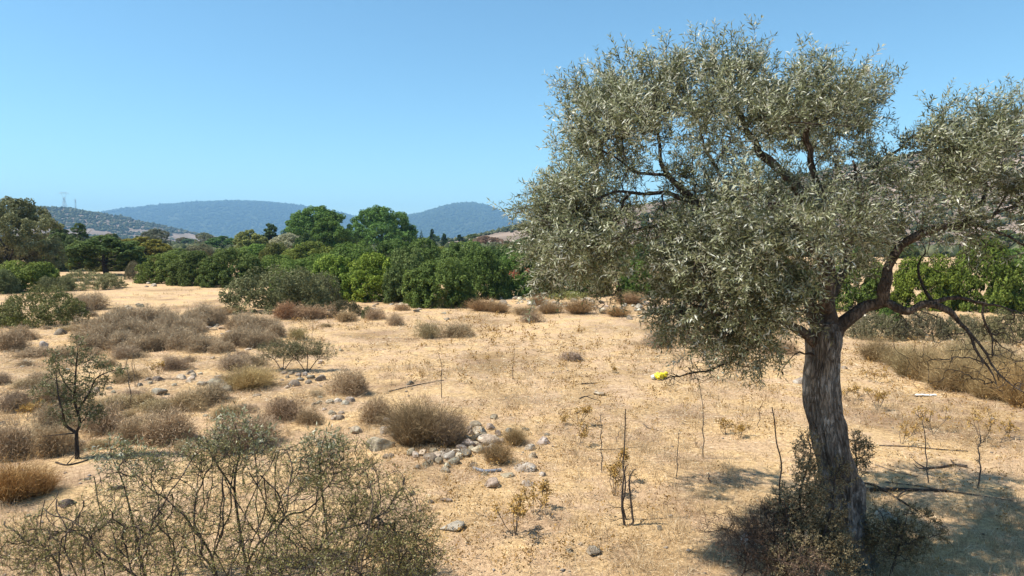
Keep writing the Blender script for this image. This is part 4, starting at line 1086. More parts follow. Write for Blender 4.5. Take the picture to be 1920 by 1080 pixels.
    # crown clumps: px, py, rx, ry, depth, shoots
    cl = [(1120, 190, 80, 78, 6.2, 150), (1130, 160, 55, 50, 6.6, 60), (1220, 142, 72, 62, 6.3, 130), (1250, 115, 40, 40, 6.0, 50), (1322, 118, 55, 52, 6.3, 100), (1330, 90, 26, 30, 6.2, 34), (1402, 128, 42, 62, 6.2, 90), (1402, 95, 20, 30, 6.2, 30), (1480, 165, 90, 66, 6.3, 200), (1525, 108, 32, 34, 6.3, 56), (1600, 195, 56, 52, 6.4, 110), (1640, 180, 20, 30, 6.4, 30),
          (1085, 265, 62, 70, 6.2, 130), (1075, 320, 66, 60, 5.8, 110), (1160, 225, 80, 50, 5.7, 110), (1170, 215, 90, 60, 6.9, 110), (1260, 200, 80, 44, 6.8, 90), (1340, 180, 80, 50, 5.8, 110), (1430, 215, 80, 50, 5.8, 110), (1420, 200, 90, 50, 7.0, 110), (1530, 215, 80, 50, 7.0, 100), (1560, 190, 60, 50, 5.8, 70),
          (1030, 415, 66, 76, 6.0, 170), (1010, 370, 40, 40, 6.2, 50), (1010, 455, 46, 60, 6.1, 100), (1085, 440, 80, 90, 5.6, 190), (1090, 480, 70, 56, 6.2, 120), (1050, 510, 46, 36, 6.0, 60), (1110, 380, 80, 70, 6.6, 130), (1150, 420, 60, 70, 6.0, 100), (1130, 300, 50, 50, 6.7, 60), (1150, 495, 40, 36, 6.3, 34),
          (1285, 440, 70, 62, 5.8, 130), (1330, 400, 80, 70, 6.5, 110), (1375, 470, 100, 76, 5.5, 220), (1290, 520, 64, 70, 5.7, 140), (1255, 470, 40, 50, 5.8, 60), (1340, 570, 70, 56, 5.7, 120), (1400, 560, 90, 66, 5.5, 170), (1430, 620, 66, 44, 5.7, 110), (1380, 655, 50, 28, 5.8, 60), (1300, 610, 44, 36, 5.7, 50), (1270, 575, 40, 36, 5.7, 50), (1420, 530, 90, 80, 6.7, 110),
          (1385, 340, 80, 62, 5.8, 130), (1320, 310, 56, 50, 5.8, 60), (1420, 400, 80, 60, 5.3, 130), (1480, 440, 76, 70, 5.3, 120), (1470, 540, 60, 50, 5.4, 70), (1560, 415, 70, 56, 5.8, 70), (1610, 500, 40, 40, 6.6, 20), (1540, 370, 80, 60, 5.8, 90), (1600, 410, 70, 60, 7.0, 70), (1530, 300, 80, 60, 6.6, 70), (1610, 300, 60, 60, 6.8, 60), (1480, 300, 60, 50, 6.8, 34), (1640, 360, 50, 50, 6.2, 60), (1660, 410, 56, 50, 6.0, 60), (1670, 285, 44, 30, 6.4, 34), (1690, 340, 46, 46, 6.3, 30), (1470, 370, 70, 60, 6.9, 60), (1070, 480, 60, 60, 7.8, 110), (1110, 420, 70, 60, 8.0, 120), (1140, 330, 60, 60, 7.6, 80), (1330, 430, 80, 60, 7.8, 130), (1400, 300, 90, 70, 7.9, 150), (1420, 420, 80, 60, 7.4, 120), (1500, 400, 90, 70, 8.0, 150), (1560, 250, 60, 50, 7.7, 90), (1300, 200, 70, 50, 7.7, 90), (1270, 400, 60, 50, 7.2, 70), (1480, 220, 80, 50, 7.6, 90), (1220, 225, 50, 40, 6.2, 40), (1600, 430, 50, 40, 7.6, 30), (1780, 330, 70, 60, 7.5, 60),
          (1790, 245, 80, 48, 6.2, 130), (1730, 235, 36, 36, 6.2, 36), (1870, 250, 70, 50, 6.2, 120), (1830, 300, 90, 66, 5.8, 140), (1860, 360, 80, 60, 6.3, 100), (1760, 320, 50, 50, 6.5, 50), (1760, 390, 56, 40, 6.0, 46), (1920, 310, 70, 90, 6.3, 140), (1960, 400, 60, 80, 6.0, 80), (1890, 420, 60, 50, 5.8, 50), (1990, 280, 70, 80, 6.3, 100), (1700, 400, 40, 40, 6.4, 34), (1920, 220, 40, 30, 6.2, 40)]
    gaps = [(1205, 275, 24, 30, .6), (1190, 352, 36, 14, .8), (1305, 238, 18, 14, .7), (1445, 292, 30, 30, .5), (1560, 305, 60, 50, .45), (1205, 470, 24, 64, .85), (1245, 330, 30, 16, .5), (1480, 315, 40, 24, .5), (1690, 300, 26, 40, .5), (1680, 205, 24, 46, .9), (1330, 330, 26, 16, .5), (1600, 330, 30, 30, .4)]
    A = []
    for x, y, rx, ry, Y, n in cl:
        y = y + 34 * np.clip((300 - y) / 200, 0, 1); x = x + 20 * np.clip((1250 - x) / 250, 0, 1)
        c = at(x, y, Y); k = Y / FPX * .88; n = int(n * .76); m = max(3, n // 10)
        sc = ellipsoid_pts(c, np.array([rx * k, (rx + ry) * .6 * k, ry * k]), m, .6, rr)
        A.append(sc[rr.integers(0, m, n)] + rr.normal(size=(n, 3)) * [.08, .08, .095])
    A = np.concatenate(A)
    # openings in the crown
    d = A - np.array([0, 0, CAM_H]); fw = d @ np.array([0, CP, -SP]); up = d @ np.array([0, SP, CP])
    sx = 960 + FPX * d[:, 0] / fw; sy = 540 - FPX * up / fw; keep = np.ones(len(A), bool)
    for gx, gy, ga, gb, pr in gaps:
        keep &= ~((((sx - gx) / ga) ** 2 + ((sy - gy) / gb) ** 2 < 1) & (rr.random(len(A)) < pr))
    A = A[keep]
    A = staged(A, s.P, rr, (60, 500))
    pos, par, dirs, tips = grow(np.array(s.P), np.array(s.par), A, .11, .28, .15, rr)
    nleaf = len(tips)
    # bare drooping wood: right-hand bough, dead low branch, inner dead twigs
    B = []
    for x, y, rx, ry, Y, n in ((1720, 605, 40, 26, 6.0, 16), (1760, 640, 50, 50, 5.9, 22), (1830, 690, 60, 40, 5.75, 34), (1850, 640, 50, 50, 6.2, 26), (1890, 620, 50, 40, 6.4, 34), (1895, 700, 40, 50, 5.7, 30), (1910, 640, 40, 60, 6.3, 30), (1680, 615, 26, 30, 6.0, 10), (1740, 690, 40, 50, 5.9, 12),
                               (1300, 700, 50, 22, 5.8, 26), (1350, 690, 50, 30, 5.8, 26), (1255, 712, 26, 14, 5.8, 14), (1410, 700, 40, 34, 5.85, 16), (1530, 590, 50, 40, 5.7, 50), (1500, 610, 50, 30, 5.8, 30), (1650, 540, 40, 40, 6.1, 20), (1130, 560, 50, 30, 6.0, 24), (1220, 560, 40, 50, 5.9, 26), (1800, 470, 80, 50, 6.0, 50), (1180, 400, 50, 90, 6.1, 60), (1300, 300, 80, 50, 6.3, 40), (1570, 320, 80, 60, 6.5, 50), (1340, 620, 80, 40, 5.7, 30)):
        B.append(ellipsoid_pts(at(x, y, Y), np.array([rx, (rx + ry) * .5, ry]) * Y / FPX, int(n * 2.6), .3, rr))
    B = staged(np.concatenate(B), pos, rr, (30,))
    pos, par, dirs, t2 = grow(pos, par, B, .06, .42, .5, rr, .4)
    r = pipe(par, .0016, 2.25, s.r)
    pos0 = pos - base
    wood_parts(root, pos0, par, r, M['limb_bark'], M['twig_bark'], .017, nt, 12, .07)
    # leafy shoots
    g = Geo(); tw0, tw1 = [], []
    cen = at(1430, 380, 6.2)
    for t in tips:
        p = pos[t]; d0 = dirs[t]; o = unit(p - cen)
        sh = unit(d0 * .7 + o * .5 + rr.normal(size=3) * .35 + np.array([0, 0, .55 if p[2] > 3.4 else (.0 if p[2] > 2.7 else -.2)]))
        nsub = rr.integers(2, 5); toff = rr.normal() * .16
        for q in range(nsub):
            dd = sh if q == 0 else unit(sh + rr.normal(size=3) * .75)
            L = rr.uniform(.10, .22) * (1 if q == 0 else .8); m = int(L / .024) * 2
            if m < 4: continue
            tt = np.repeat(np.linspace(.08, 1.0, m // 2), 2)[:m]
            bendv = rr.normal(size=3) * .12 + np.array([0, 0, -.08])
            Pq = p + dd * (tt * L)[:, None] + bendv * ((tt ** 2) * L)[:, None]
            side = unit(np.cross(dd, rr.normal(size=3))); side2 = np.cross(dd, side)
            ph = np.repeat(np.arange(m // 2) * (math.pi / 2), 2)[:m] + np.tile([0, math.pi], m // 2 + 1)[:m] + rr.normal(size=m) * .3
            out = side * np.cos(ph)[:, None] + side2 * np.sin(ph)[:, None]
            D = unit(dd * rr.uniform(.5, 1.0, (m, 1)) + out * .85)
            N_ = unit(dd * .9 - out * .5 + rr.normal(size=(m, 3)) * .35)
            R = np.clip(rr.normal(.45, .24, m) + toff + (rr.random(m) < .16) * .4, 0, 1)
            g.add(*leaf_geo(Pq - base, D, N_, rr.uniform(.030, .068, m), rr.uniform(.008, .0145, m), R, .1, .08))
            tw0.append(np.stack([p, p + dd * L * .5 + bendv * .25 * L])); tw1.append(np.stack([p + dd * L * .5 + bendv * .25 * L, p + dd * L + bendv * L]))
    place("crown", g.mesh("crown", M['olive_leaf']), root, kind="stuff")
    P0 = np.concatenate(tw0) - base; P1 = np.concatenate(tw1) - base
    V, F, R = prisms(P0, P1, np.full(len(P0), .0016), np.full(len(P0), .0010), np.full(len(P0), .5), 3)
    place("shoots", new_mesh("shoots", V, F, M['twig_bark'], R), root, kind="stuff")
    return root
build_olive()

# ------------------------------------------------------------------ woody plants near the camera
def woody(name, label, cat, base, skel, clumps, seed, leafmat, bark, leaf=(.03, .045, .008), nleaf=8, cut=.008, tip=.0014, seg=.07, jit=.5, levels=(20, 120), shoot=.10, bareshare=.15, color=(1, 1, 1), straight=.45, up=.2, rmean=.45):
    rr = np.random.default_rng(seed)
    root = place(name, None, loc=base, label=label, cat=cat)
    s = Skel()
    for k, (pts, rad) in enumerate(skel):
        pts = np.asarray(pts, float); s.line(pts, rad, -1 if k == 0 or np.min(np.linalg.norm(np.array(s.P) - pts[0], axis=1)) > .25 else s.near(pts[0]))
    A = np.concatenate([ellipsoid_pts(np.asarray(c), np.asarray(r), n, .35, rr) for c, r, n in clumps])
    A = A[A[:, 2] > ground_z(A[:, 0], A[:, 1]) + .03]
    A = staged(A, s.P, rr, levels)
    pos, par, dirs, tips = grow(np.array(s.P), np.array(s.par), A, seg, jit, 0, rr, straight)
    r = pipe(par, tip, 2.3, s.r)
    wood_parts(root, pos - base, par, r, M[bark], M['twig_bark'] if bark != 'dark_bark' else M['dark_bark'], cut, 0, 7, .02)
    if nleaf:
        t = tips[rr.random(len(tips)) > bareshare]; ns = 3; kt = np.repeat(t, ns); m = len(kt)
        shs = unit(dirs[kt] * .8 + rr.normal(size=(m, 3)) * .55 + [0, 0, up]); ln = shoot * rr.uniform(.5, 1.15, m)
        V, F, R = prisms(pos[kt] - base, pos[kt] + shs * ln[:, None] - base, np.full(m, tip * .8), np.full(m, tip * .5), np.full(m, .5), 3)
        place("shoots", new_mesh("shoots", V, F, M['twig_bark'], R), root, kind="stuff")
        per = max(2, int(round(nleaf / ns))); n = m * per; ki = np.repeat(np.arange(m), per); f = rr.uniform(.1, 1, n)
        sh = shs[ki]; P = pos[kt[ki]] + sh * (f * ln[ki])[:, None]
        D = unit(sh * .6 + rr.normal(size=(n, 3)) * .7); N_ = unit(rr.normal(size=(n, 3)) + [0, 0, .6])
        V, F, R = leaf_geo(P - base, D, N_, rr.uniform(leaf[0], leaf[1], n), leaf[2] * rr.uniform(.7, 1.3, n), np.clip(rr.normal(rmean, .22, n), 0, 1), .15, .1)
        place("foliage", new_mesh("foliage", V, F, M[leafmat], R), root, kind="stuff", color=color)
    return root

def pc(x, y, rx, ry, Y, n, deep=.8):
    return (at(x, y, Y), np.array([rx, (rx + ry) * .5 * deep, ry]) * Y / FPX, n)

# leafy foreground bush
fb = drop(at(430, 450, 5.5)[0], 5.5)
_sr = np.random.default_rng(606)
def stem(bx, bY, rows, r0):
    p = [drop(at(bx, 450, bY)[0], bY, .08)] + [at(*q) for q in rows]
    r0 = r0 * .8; p = catmull(np.array(p), len(p) * 3); p[1:] += np.cumsum(_sr.normal(size=(len(p) - 1, 3)) * .014, axis=0) + _sr.normal(size=(len(p) - 1, 3)) * .006
    return p, np.linspace(r0, .005, len(p))
fs = [stem(400, 5.4, [(385, 1060, 5.4), (350, 980, 5.5), (300, 930, 5.6), (235, 895, 5.7)], .014),
      stem(415, 5.5, [(395, 1030, 5.5), (365, 975, 5.6), (390, 900, 5.8), (430, 850, 5.9)], .012),
      stem(470, 5.4, [(470, 1040, 5.4), (540, 960, 5.5), (600, 930, 5.7), (640, 870, 5.8)], .013),
      stem(520, 5.2, [(600, 1060, 5.2), (640, 1000, 5.3), (735, 960, 5.4), (770, 910, 5.5)], .012),
      stem(330, 5.1, [(250, 1080, 5.1), (170, 1050, 5.2), (110, 1020, 5.3), (30, 1010, 5.3)], .013)]
for k in range(34):
    bx = _sr.uniform(60, 760); bY = _sr.uniform(4.9, 6.1); tx = bx + _sr.normal() * 90; ty = np.interp(tx, [0, 200, 430, 620, 760, 900], [970, 890, 840, 860, 910, 1000]) + _sr.uniform(-10, 70)
    fs.append(stem(bx, bY, [((bx * 2 + tx) / 3 + _sr.normal() * 20, 1040 + _sr.normal() * 20, bY), ((bx + tx * 2) / 3 + _sr.normal() * 20, (1040 + ty) / 2, bY), (tx, ty, bY + _sr.normal() * .15)], _sr.uniform(.005, .009)))
woody("foreground_bush", "wide tangled bush with dark twisted stems and narrow green leaves", "bush", fb, fs,
      [pc(440, 850, 95, 50, 6.0, 240), pc(400, 870, 60, 40, 5.9, 100), pc(255, 890, 85, 48, 5.7, 170), pc(330, 875, 60, 40, 5.8, 110), pc(600, 870, 80, 50, 5.8, 190), pc(650, 860, 60, 40, 5.8, 110), pc(540, 890, 70, 50, 5.7, 140), pc(700, 930, 80, 60, 5.5, 230), pc(740, 975, 80, 60, 5.4, 230), pc(600, 960, 90, 60, 5.4, 220), pc(450, 950, 100, 60, 5.5, 200), pc(340, 950, 90, 50, 5.5, 160), pc(220, 960, 90, 50, 5.2, 190), pc(110, 1000, 90, 50, 5.3, 190), pc(40, 1030, 60, 50, 5.2, 110), pc(300, 1030, 110, 50, 5.0, 200), pc(500, 1040, 110, 50, 5.1, 220), pc(680, 1040, 100, 50, 5.1, 260), pc(150, 1060, 110, 40, 5.0, 180), pc(780, 1045, 60, 50, 5.2, 160), pc(720, 1050, 110, 60, 5.3, 320), pc(600, 1060, 140, 50, 5.0, 260), pc(400, 1070, 160, 40, 4.9, 220), pc(680, 980, 80, 50, 5.6, 200), pc(200, 1010, 120, 50, 5.3, 220), pc(760, 1020, 60, 60, 5.5, 220), pc(560, 1000, 130, 60, 5.5, 300), pc(330, 1000, 120, 60, 5.6, 240), pc(90, 1040, 100, 50, 5.4, 160), pc(640, 900, 90, 40, 5.9, 140)],
      61, 'bushleaf', 'twig_bark', (.016, .034, .0065), 9, .0085, .0014, .06, .42, (60, 400), .11, .36, (1.12, .96, .78), .5, .45, .38)
# silver-leaved tips in the same bush are a second, olive-like plant growing through it
sb = drop(at(445, 450, 6.2)[0], 6.2)
woody("olive_sapling", "silver-leaved olive sapling growing up through the foreground bush", "sapling", sb,
      [([sb - [0, 0, .05], at(440, 920, 6.2), at(450, 840, 6.2), at(440, 795, 6.2)], [.016, .012, .008, .004]), ([at(440, 920, 6.2), at(400, 860, 6.1), at(385, 820, 6.1)], [.01, .007, .004])],
      [pc(445, 830, 66, 44, 6.2, 52), pc(385, 850, 40, 30, 6.1, 22), pc(480, 860, 40, 36, 6.2, 22), pc(440, 795, 34, 24, 6.2, 14)],
      62, 'olive_leaf', 'twig_bark', (.035, .06, .011), 12, .009, .0014, .08, .3, (10, 40), .14, .05, (1, 1, 1), .45, .5, .55)
sb = drop(at(612, 450, 5.9)[0], 5.9)
woody("olive_sapling", "thin silver-leaved olive shoot at the foreground bush's tall end", "sapling", sb,
      [([sb - [0, 0, .05], at(605, 930, 5.9), at(600, 860, 5.9), at(610, 815, 5.9)], [.012, .009, .006, .003])],
      [pc(610, 850, 40, 36, 5.9, 46), pc(255, 860, 1, 1, 5.9, 0), pc(590, 880, 30, 30, 5.8, 20)],
      63, 'olive_leaf', 'twig_bark', (.035, .058, .011), 12, .009, .0014, .08, .3, (6, 20), .14, .05, (1, 1, 1), .45, .5, .58)
sb = drop(at(250, 450, 5.9)[0], 5.9)
woody("olive_sapling", "low silver-leaved olive shoot at the foreground bush's low end", "sapling", sb,
      [([sb - [0, 0, .05], at(240, 940, 5.9), at(225, 890, 5.9), at(205, 850, 5.9)], [.012, .009, .006, .003])],
      [pc(215, 860, 40, 32, 5.9, 40), pc(270, 870, 44, 26, 5.9, 30)],
      64, 'olive_leaf', 'twig_bark', (.032, .055, .010), 12, .009, .0014, .08, .3, (6, 20), .13, .05, (1, 1, 1), .45, .4, .55)

# sparse open shrubs with visible forked stems
for k, (x, t, b, w, lab) in enumerate(((530, 642, 700, 50, "sparse open shrub with forked stems above the stone row"), (575, 640, 702, 60, "sparse open shrub, bushier of the pair above the stone row"))):
    q = on_ground(x, b - 4); QY = q[1]; m = (t + b) / 2
    woody("sparse_shrub", lab, "shrub", q, [([q - [0, 0, .04], at(x - w * .3, m + 4, QY), at(x - w * .7, t + 22, QY)], [.012, .008, .003]), ([q - [0, 0, .04], at(x + 2, m, QY), at(x, t + 8, QY)], [.012, .008, .003]), ([q - [0, 0, .04], at(x + w * .3, m + 6, QY - .1), at(x + w * .6, t + 20, QY - .1)], [.012, .008, .003])],
          [pc(x - w * .5, t + 20, w * .45, 16, QY, 90), pc(x, t + 14, w * .5, 16, QY, 110), pc(x + w * .5, t + 20, w * .45, 16, QY, 90)], 80 + k, 'greygreen', 'twig_bark', (.03, .06, .008), 16, .007, .0016, .09, .25, (20, 90), .14, .0, (1.1, 1.05, 1.0), .6, .5, .45)

# small thorny tree
tb = on_ground(145, 860); TY = tb[1]
woody("thorny_tree", "small dark thorny tree with forked trunk and tiny leaves", "tree", tb,
      [([tb - [0, 0, .05], at(144, 835, TY), at(143, 812, TY)], [.032, .027, .025]), ([at(143, 812, TY), at(122, 796, TY), at(118, 775, TY - .1), at(110, 745, TY - .15), at(105, 700, TY - .1)], [.022, .02, .017, .012, .006]),
       ([at(143, 812, TY), at(150, 790, TY), at(140, 750, TY), at(142, 700, TY), at(146, 650, TY)], [.02, .018, .016, .012, .005]), ([at(146, 770, TY), at(168, 735, TY), at(182, 708, TY), at(215, 694, TY), at(235, 690, TY)], [.014, .011, .009, .007, .003]),
       ([at(140, 740, TY), at(120, 715, TY + .1), at(98, 668, TY + .1)], [.011, .008, .004]), ([at(143, 812, TY), at(110, 815, TY), at(80, 818, TY)], [.012, .007, .003])],
      [pc(147, 655, 16, 26, TY, 44), pc(140, 690, 30, 30, TY, 60), pc(102, 682, 12, 26, TY, 40), pc(182, 680, 18, 20, TY, 40), pc(215, 694, 26, 7, TY, 34), pc(110, 720, 34, 26, TY, 60), pc(150, 735, 40, 24, TY, 80), pc(85, 735, 26, 16, TY, 30), pc(180, 715, 24, 16, TY, 34), pc(150, 770, 40, 30, TY, 90), pc(120, 770, 30, 24, TY, 40), pc(195, 716, 20, 4, TY, 12), pc(175, 770, 24, 22, TY, 40)],
      65, 'pearleaf', 'dark_bark', (.018, .032, .012), 15, .006, .0014, .07, .35, (20, 90), .09, .04, (1.35, 1.28, 1.1), .5, .1, .45)

# scrub at the foot of the olive
def foot(px, Y): return drop(at(px, 450, Y)[0], Y)
q = foot(1500, 5.75)
woody("dusty_shrub", "dusty grey-leaved scrub climbing around the olive trunk's foot", "shrub", q,
      [([q - [0, 0, .05], at(1505, 1020, 5.8), at(1500, 930, 5.85), at(1520, 850, 5.9), at(1512, 815, 5.9)], [.016, .013, .010, .006, .003]), ([q - [.05, 0, .05], at(1480, 1000, 5.7), at(1470, 940, 5.7)], [.014, .009, .004]), ([q + [.2, 0, -.05], at(1540, 1020, 5.65), at(1560, 950, 5.75), at(1565, 890, 5.85)], [.014, .010, .007, .003])],
      [pc(1512, 850, 20, 40, 5.9, 70), pc(1520, 905, 30, 40, 5.85, 110), pc(1490, 950, 50, 40, 5.8, 130), pc(1545, 960, 40, 50, 5.75, 140), pc(1520, 1010, 60, 40, 5.7, 190), pc(1560, 1030, 46, 46, 5.65, 150), pc(1480, 1050, 50, 36, 5.6, 110), pc(1590, 1060, 30, 30, 5.6, 50), pc(1575, 890, 20, 30, 5.95, 30)],
      66, 'baseleaf', 'twig_bark', (.010, .020, .008), 36, .007, .0014, .06, .5, (20, 90), .08, .06, (1.05, .95, .85), .45, .25, .5)
q = foot(1614, 6.55)
woody("dusty_shrub", "dusty scrub sprig sticking out behind the olive trunk", "shrub", q,
      [([q - [0, 0, .05], at(1605, 920, 6.55), at(1605, 850, 6.5), at(1600, 815, 6.5)], [.014, .010, .006, .003])],
      [pc(1615, 850, 18, 22, 6.5, 50), pc(1605, 822, 12, 14, 6.5, 24), pc(1605, 880, 20, 24, 6.5, 36), pc(1625, 835, 10, 10, 6.5, 14)],
      67, 'baseleaf', 'twig_bark', (.010, .020, .008), 24, .007, .0014, .06, .5, (10, 40), .08, .06, (.75, .78, .75), .45, .2, .4)
q = foot(1442, 5.8)
woody("bramble_shrub", "red-brown leafless bramble tangle beside the white stone", "shrub", q,
      [([q - [0, 0, .05], at(1450, 1030, 5.8), at(1450, 980, 5.8)], [.008, .006, .003]), ([q - [.2, 0, .05], at(1400, 1050, 5.7), at(1380, 1000, 5.7)], [.008, .006, .003])],
      [pc(1450, 990, 50, 40, 5.85, 240), pc(1430, 1040, 60, 40, 5.7, 260), pc(1390, 1010, 50, 50, 5.75, 100), pc(1360, 990, 50, 40, 5.9, 60), pc(1470, 960, 40, 30, 5.9, 90), pc(1500, 1060, 50, 30, 5.5, 120)],
      68, 'redtwig', 'twig_bark', (.03, .07, .004), 9, .007, .0014, .05, .45, (30, 150), .09, .0, (1.3, 1.2, 1.1), .5, .4, .4)
q = foot(1690, 5.9)
woody("dusty_shrub", "dark dry scrub in the shade beside the round tan stone", "shrub", q,
      [([q - [0, 0, .05], at(1690, 1010, 5.9), at(1700, 970, 5.9)], [.010, .007, .004])],
      [pc(1680, 1020, 60, 40, 5.9, 180), pc(1720, 990, 50, 40, 6.0, 110), pc(1650, 1000, 40, 50, 6.0, 110)],
      69, 'baseleaf', 'twig_bark', (.016, .03, .010), 16, .007, .0014, .06, .4, (20, 90), .08, .1, (.8, .72, .6), .3, .2, .4)

# ------------------------------------------------------------------ dead stalks standing in the straw
def stalk(px, top, base, label, r=.009, lean=0.0, twigs=5, seed=0, color='dead_wood', heads=0):
    rr = np.random.default_rng(4000 + seed); r = r * .72
    p = on_ground(px - lean, base); h = at(px, top, p[1]) - p; n = 9
    t = np.linspace(0, 1, n)[:, None]; P = p + h * t + np.cumsum(rr.normal(size=(n, 3)) * .016, axis=0) * [1, 1, 0]; P[0] = p - [0, 0, .05]
    o = place("dead_stalk", None, loc=p, label=label, cat="stalk", group="dead stalks standing in the straw")
    V, F = bark_tube(P - p, np.linspace(r * 1.15, r * .6, n), 26, 7, .1, .05, seed); place("stem", new_mesh("stem", V, F, M[color], None, True), o)
    twigs = twigs * 2; k = rr.uniform(.1, 1, twigs); a = rr.uniform(0, 6.28, twigs); P0 = np.stack([np.interp(k, t[:, 0], P[:, c]) for c in range(3)], 1) - p
    D = np.stack([np.cos(a) * .8, np.sin(a) * .8, rr.uniform(.1, .9, twigs)], 1); L = rr.uniform(.02, .09, twigs)
    V, F, R = prisms(P0, P0 + D * L[:, None], np.full(twigs, r * .4), np.full(twigs, r * .2), np.full(twigs, .5), 4)
    place("side_twigs", new_mesh("side_twigs", V, F, M[color], R), o, kind="stuff")
for k, (x, t, b, r, tw, lab, lean, c) in enumerate((
    (1131, 778, 886, .010, 7, "forked-topped dead stalk, first of the row past the stone pile", 2, 'dead_wood'), (1156, 790, 832, .006, 4, "short thin dead stalk between two taller ones", 0, 'dead_wood'), (1179, 768, 975, .012, 12, "tallest dead stalk rising out of the thistle clump", 2, 'twig_bark'),
    (1268, 808, 898, .007, 8, "thin dead stalk with tiny side shoots near the white twig", 1, 'dead_wood'), (1316, 722, 858, .010, 10, "slender grey dead stalk with debris at its foot", -3, 'dead_wood'), (1452, 766, 945, .013, 6, "dark reddish dead stalk with thick top beside the olive trunk", -10, 'dark_bark'),
    (1742, 790, 906, .010, 4, "dead stalk with bent hooked tip by the forked fallen branch", 0, 'dead_wood'), (1832, 814, 915, .012, 22, "knobbly dead stalk at the edge of the olive's shade", 0, 'dead_wood'), (967, 650, 712, .008, 2, "bare thin stalk alone in the middle of the field", 2, 'twig_bark'),
    (822, 660, 746, .009, 5, "leaning thin stalk at the end of the fallen stick", -6, 'twig_bark'), (243, 672, 766, .010, 16, "thick brown stalk near the thorny tree", -2, 'dead_wood'), (250, 662, 726, .008, 3, "paired thin stalk behind the thick brown one", -3, 'dead_wood'), (255, 664, 728, .007, 2, "second thin stalk of the pair near the thorny tree", 0, 'dead_wood'),
    (1331, 888, 906, .010, 1, "short broken stalk stub near the olive's shade", 0, 'twig_bark'), (1424, 752, 800, .008, 6, "crooked dark dry stem between the slender stalk and the trunk", 6, 'twig_bark'), (582, 600, 650, .008, 3, "thin stalk behind the isolated olive-brown shrub", -2, 'twig_bark'), (440, 640, 680, .007, 3, "thin stalk in front of the cushion thicket", 0, 'twig_bark'))):
    stalk(x, t, b, lab, r, lean, tw, k, c)

def debris(name, rows, r, label, mat='dead_wood', twigs=(), cat="stick"):
    """a stick lying on the ground along picture points"""
    P = np.array([on_ground(*q) for q in rows]) + [0, 0, r * .7]
    o = place(name, None, loc=P[0], label=label, cat=cat)
    V, F = bark_tube(P - P[0], np.linspace(r, r * .55, len(P)), 10 * len(P), 8, .12, .06, len(rows)); place("stem", new_mesh("stem", V, F, M[mat], None, True), o)
    for k, tw in enumerate(twigs):
        Q = np.array([on_ground(*q) for q in tw]) + [[0, 0, r * .8]] + np.linspace(0, .05, len(tw))[:, None] * [0, 0, 1]
        V, F = bark_tube(Q - P[0], np.linspace(r * .6, r * .25, len(Q)), 10, 6, .1, 0, k); place("side_branch", new_mesh("side_branch", V, F, M[mat], None, True), o)
    return o
debris("fallen_branch", [(1814, 877), (1790, 874), (1762, 878), (1735, 880)], .022, "thick forked dead branch lying in the straw", 'twig_bark', [[(1735, 880), (1722, 876), (1712, 871)], [(1738, 880), (1724, 884), (1712, 879)], [(1790, 875), (1782, 871)]])
debris("fallen_stick", [(1648, 836), (1700, 838), (1745, 842), (1815, 847)], .012, "long thin grey stick lying behind the olive trunk", 'dead_wood', [[(1745, 842), (1738, 838)]])
debris("fallen_log", [(1612, 921), (1690, 921), (1776, 923)], .028, "straight dark pole lying in the olive's shade", 'dark_bark')
debris("fallen_stick", [(1640, 872), (1680, 885), (1722, 895)], .008, "pale bleached stick lying beside the olive trunk", 'dead_wood')
debris("fallen_stick", [(728, 735), (770, 725), (800, 719), (832, 714)], .014, "long brown stick lying near the round lone shrub", 'dead_wood')
debris("fallen_plank", [(1090, 721), (1120, 719)], .018, "short dark straight stick in the open field", 'dark_bark')
debris("fallen_stick", [(1086, 748), (1098, 744), (1110, 748), (1121, 751)], .012, "curved dark twig behind the flat grey rock", 'dark_bark', [[(1098, 744), (1112, 746)]])
debris("fallen_stick", [(1206, 795), (1216, 803), (1234, 808)], .009, "small bleached white twig in the straw", 'dead_wood', [[(1216, 803), (1206, 806)]])
debris("fallen_stick", [(1118, 844), (1150, 843), (1204, 838)], .008, "thin twig lying across the row of dead stalks", 'twig_bark')
debris("fallen_branch", [(105, 868), (125, 873), (150, 868), (168, 862)], .014, "dead twig at the foot of the thorny tree", 'dark_bark', [[(125, 873), (140, 862)]])
debris("fallen_branch", [(1600, 905), (1640, 912), (1680, 935), (1720, 960)], .018, "crooked dead branch lying in the shade by the trunk", 'dark_bark', [[(1680, 935), (1700, 925), (1730, 930)], [(1640, 912), (1660, 930)]])
debris("fallen_stick", [(1660, 905), (1720, 912), (1800, 925), (1900, 940)], .010, "thin dry runner trailing through the olive's shade", 'dead_wood')

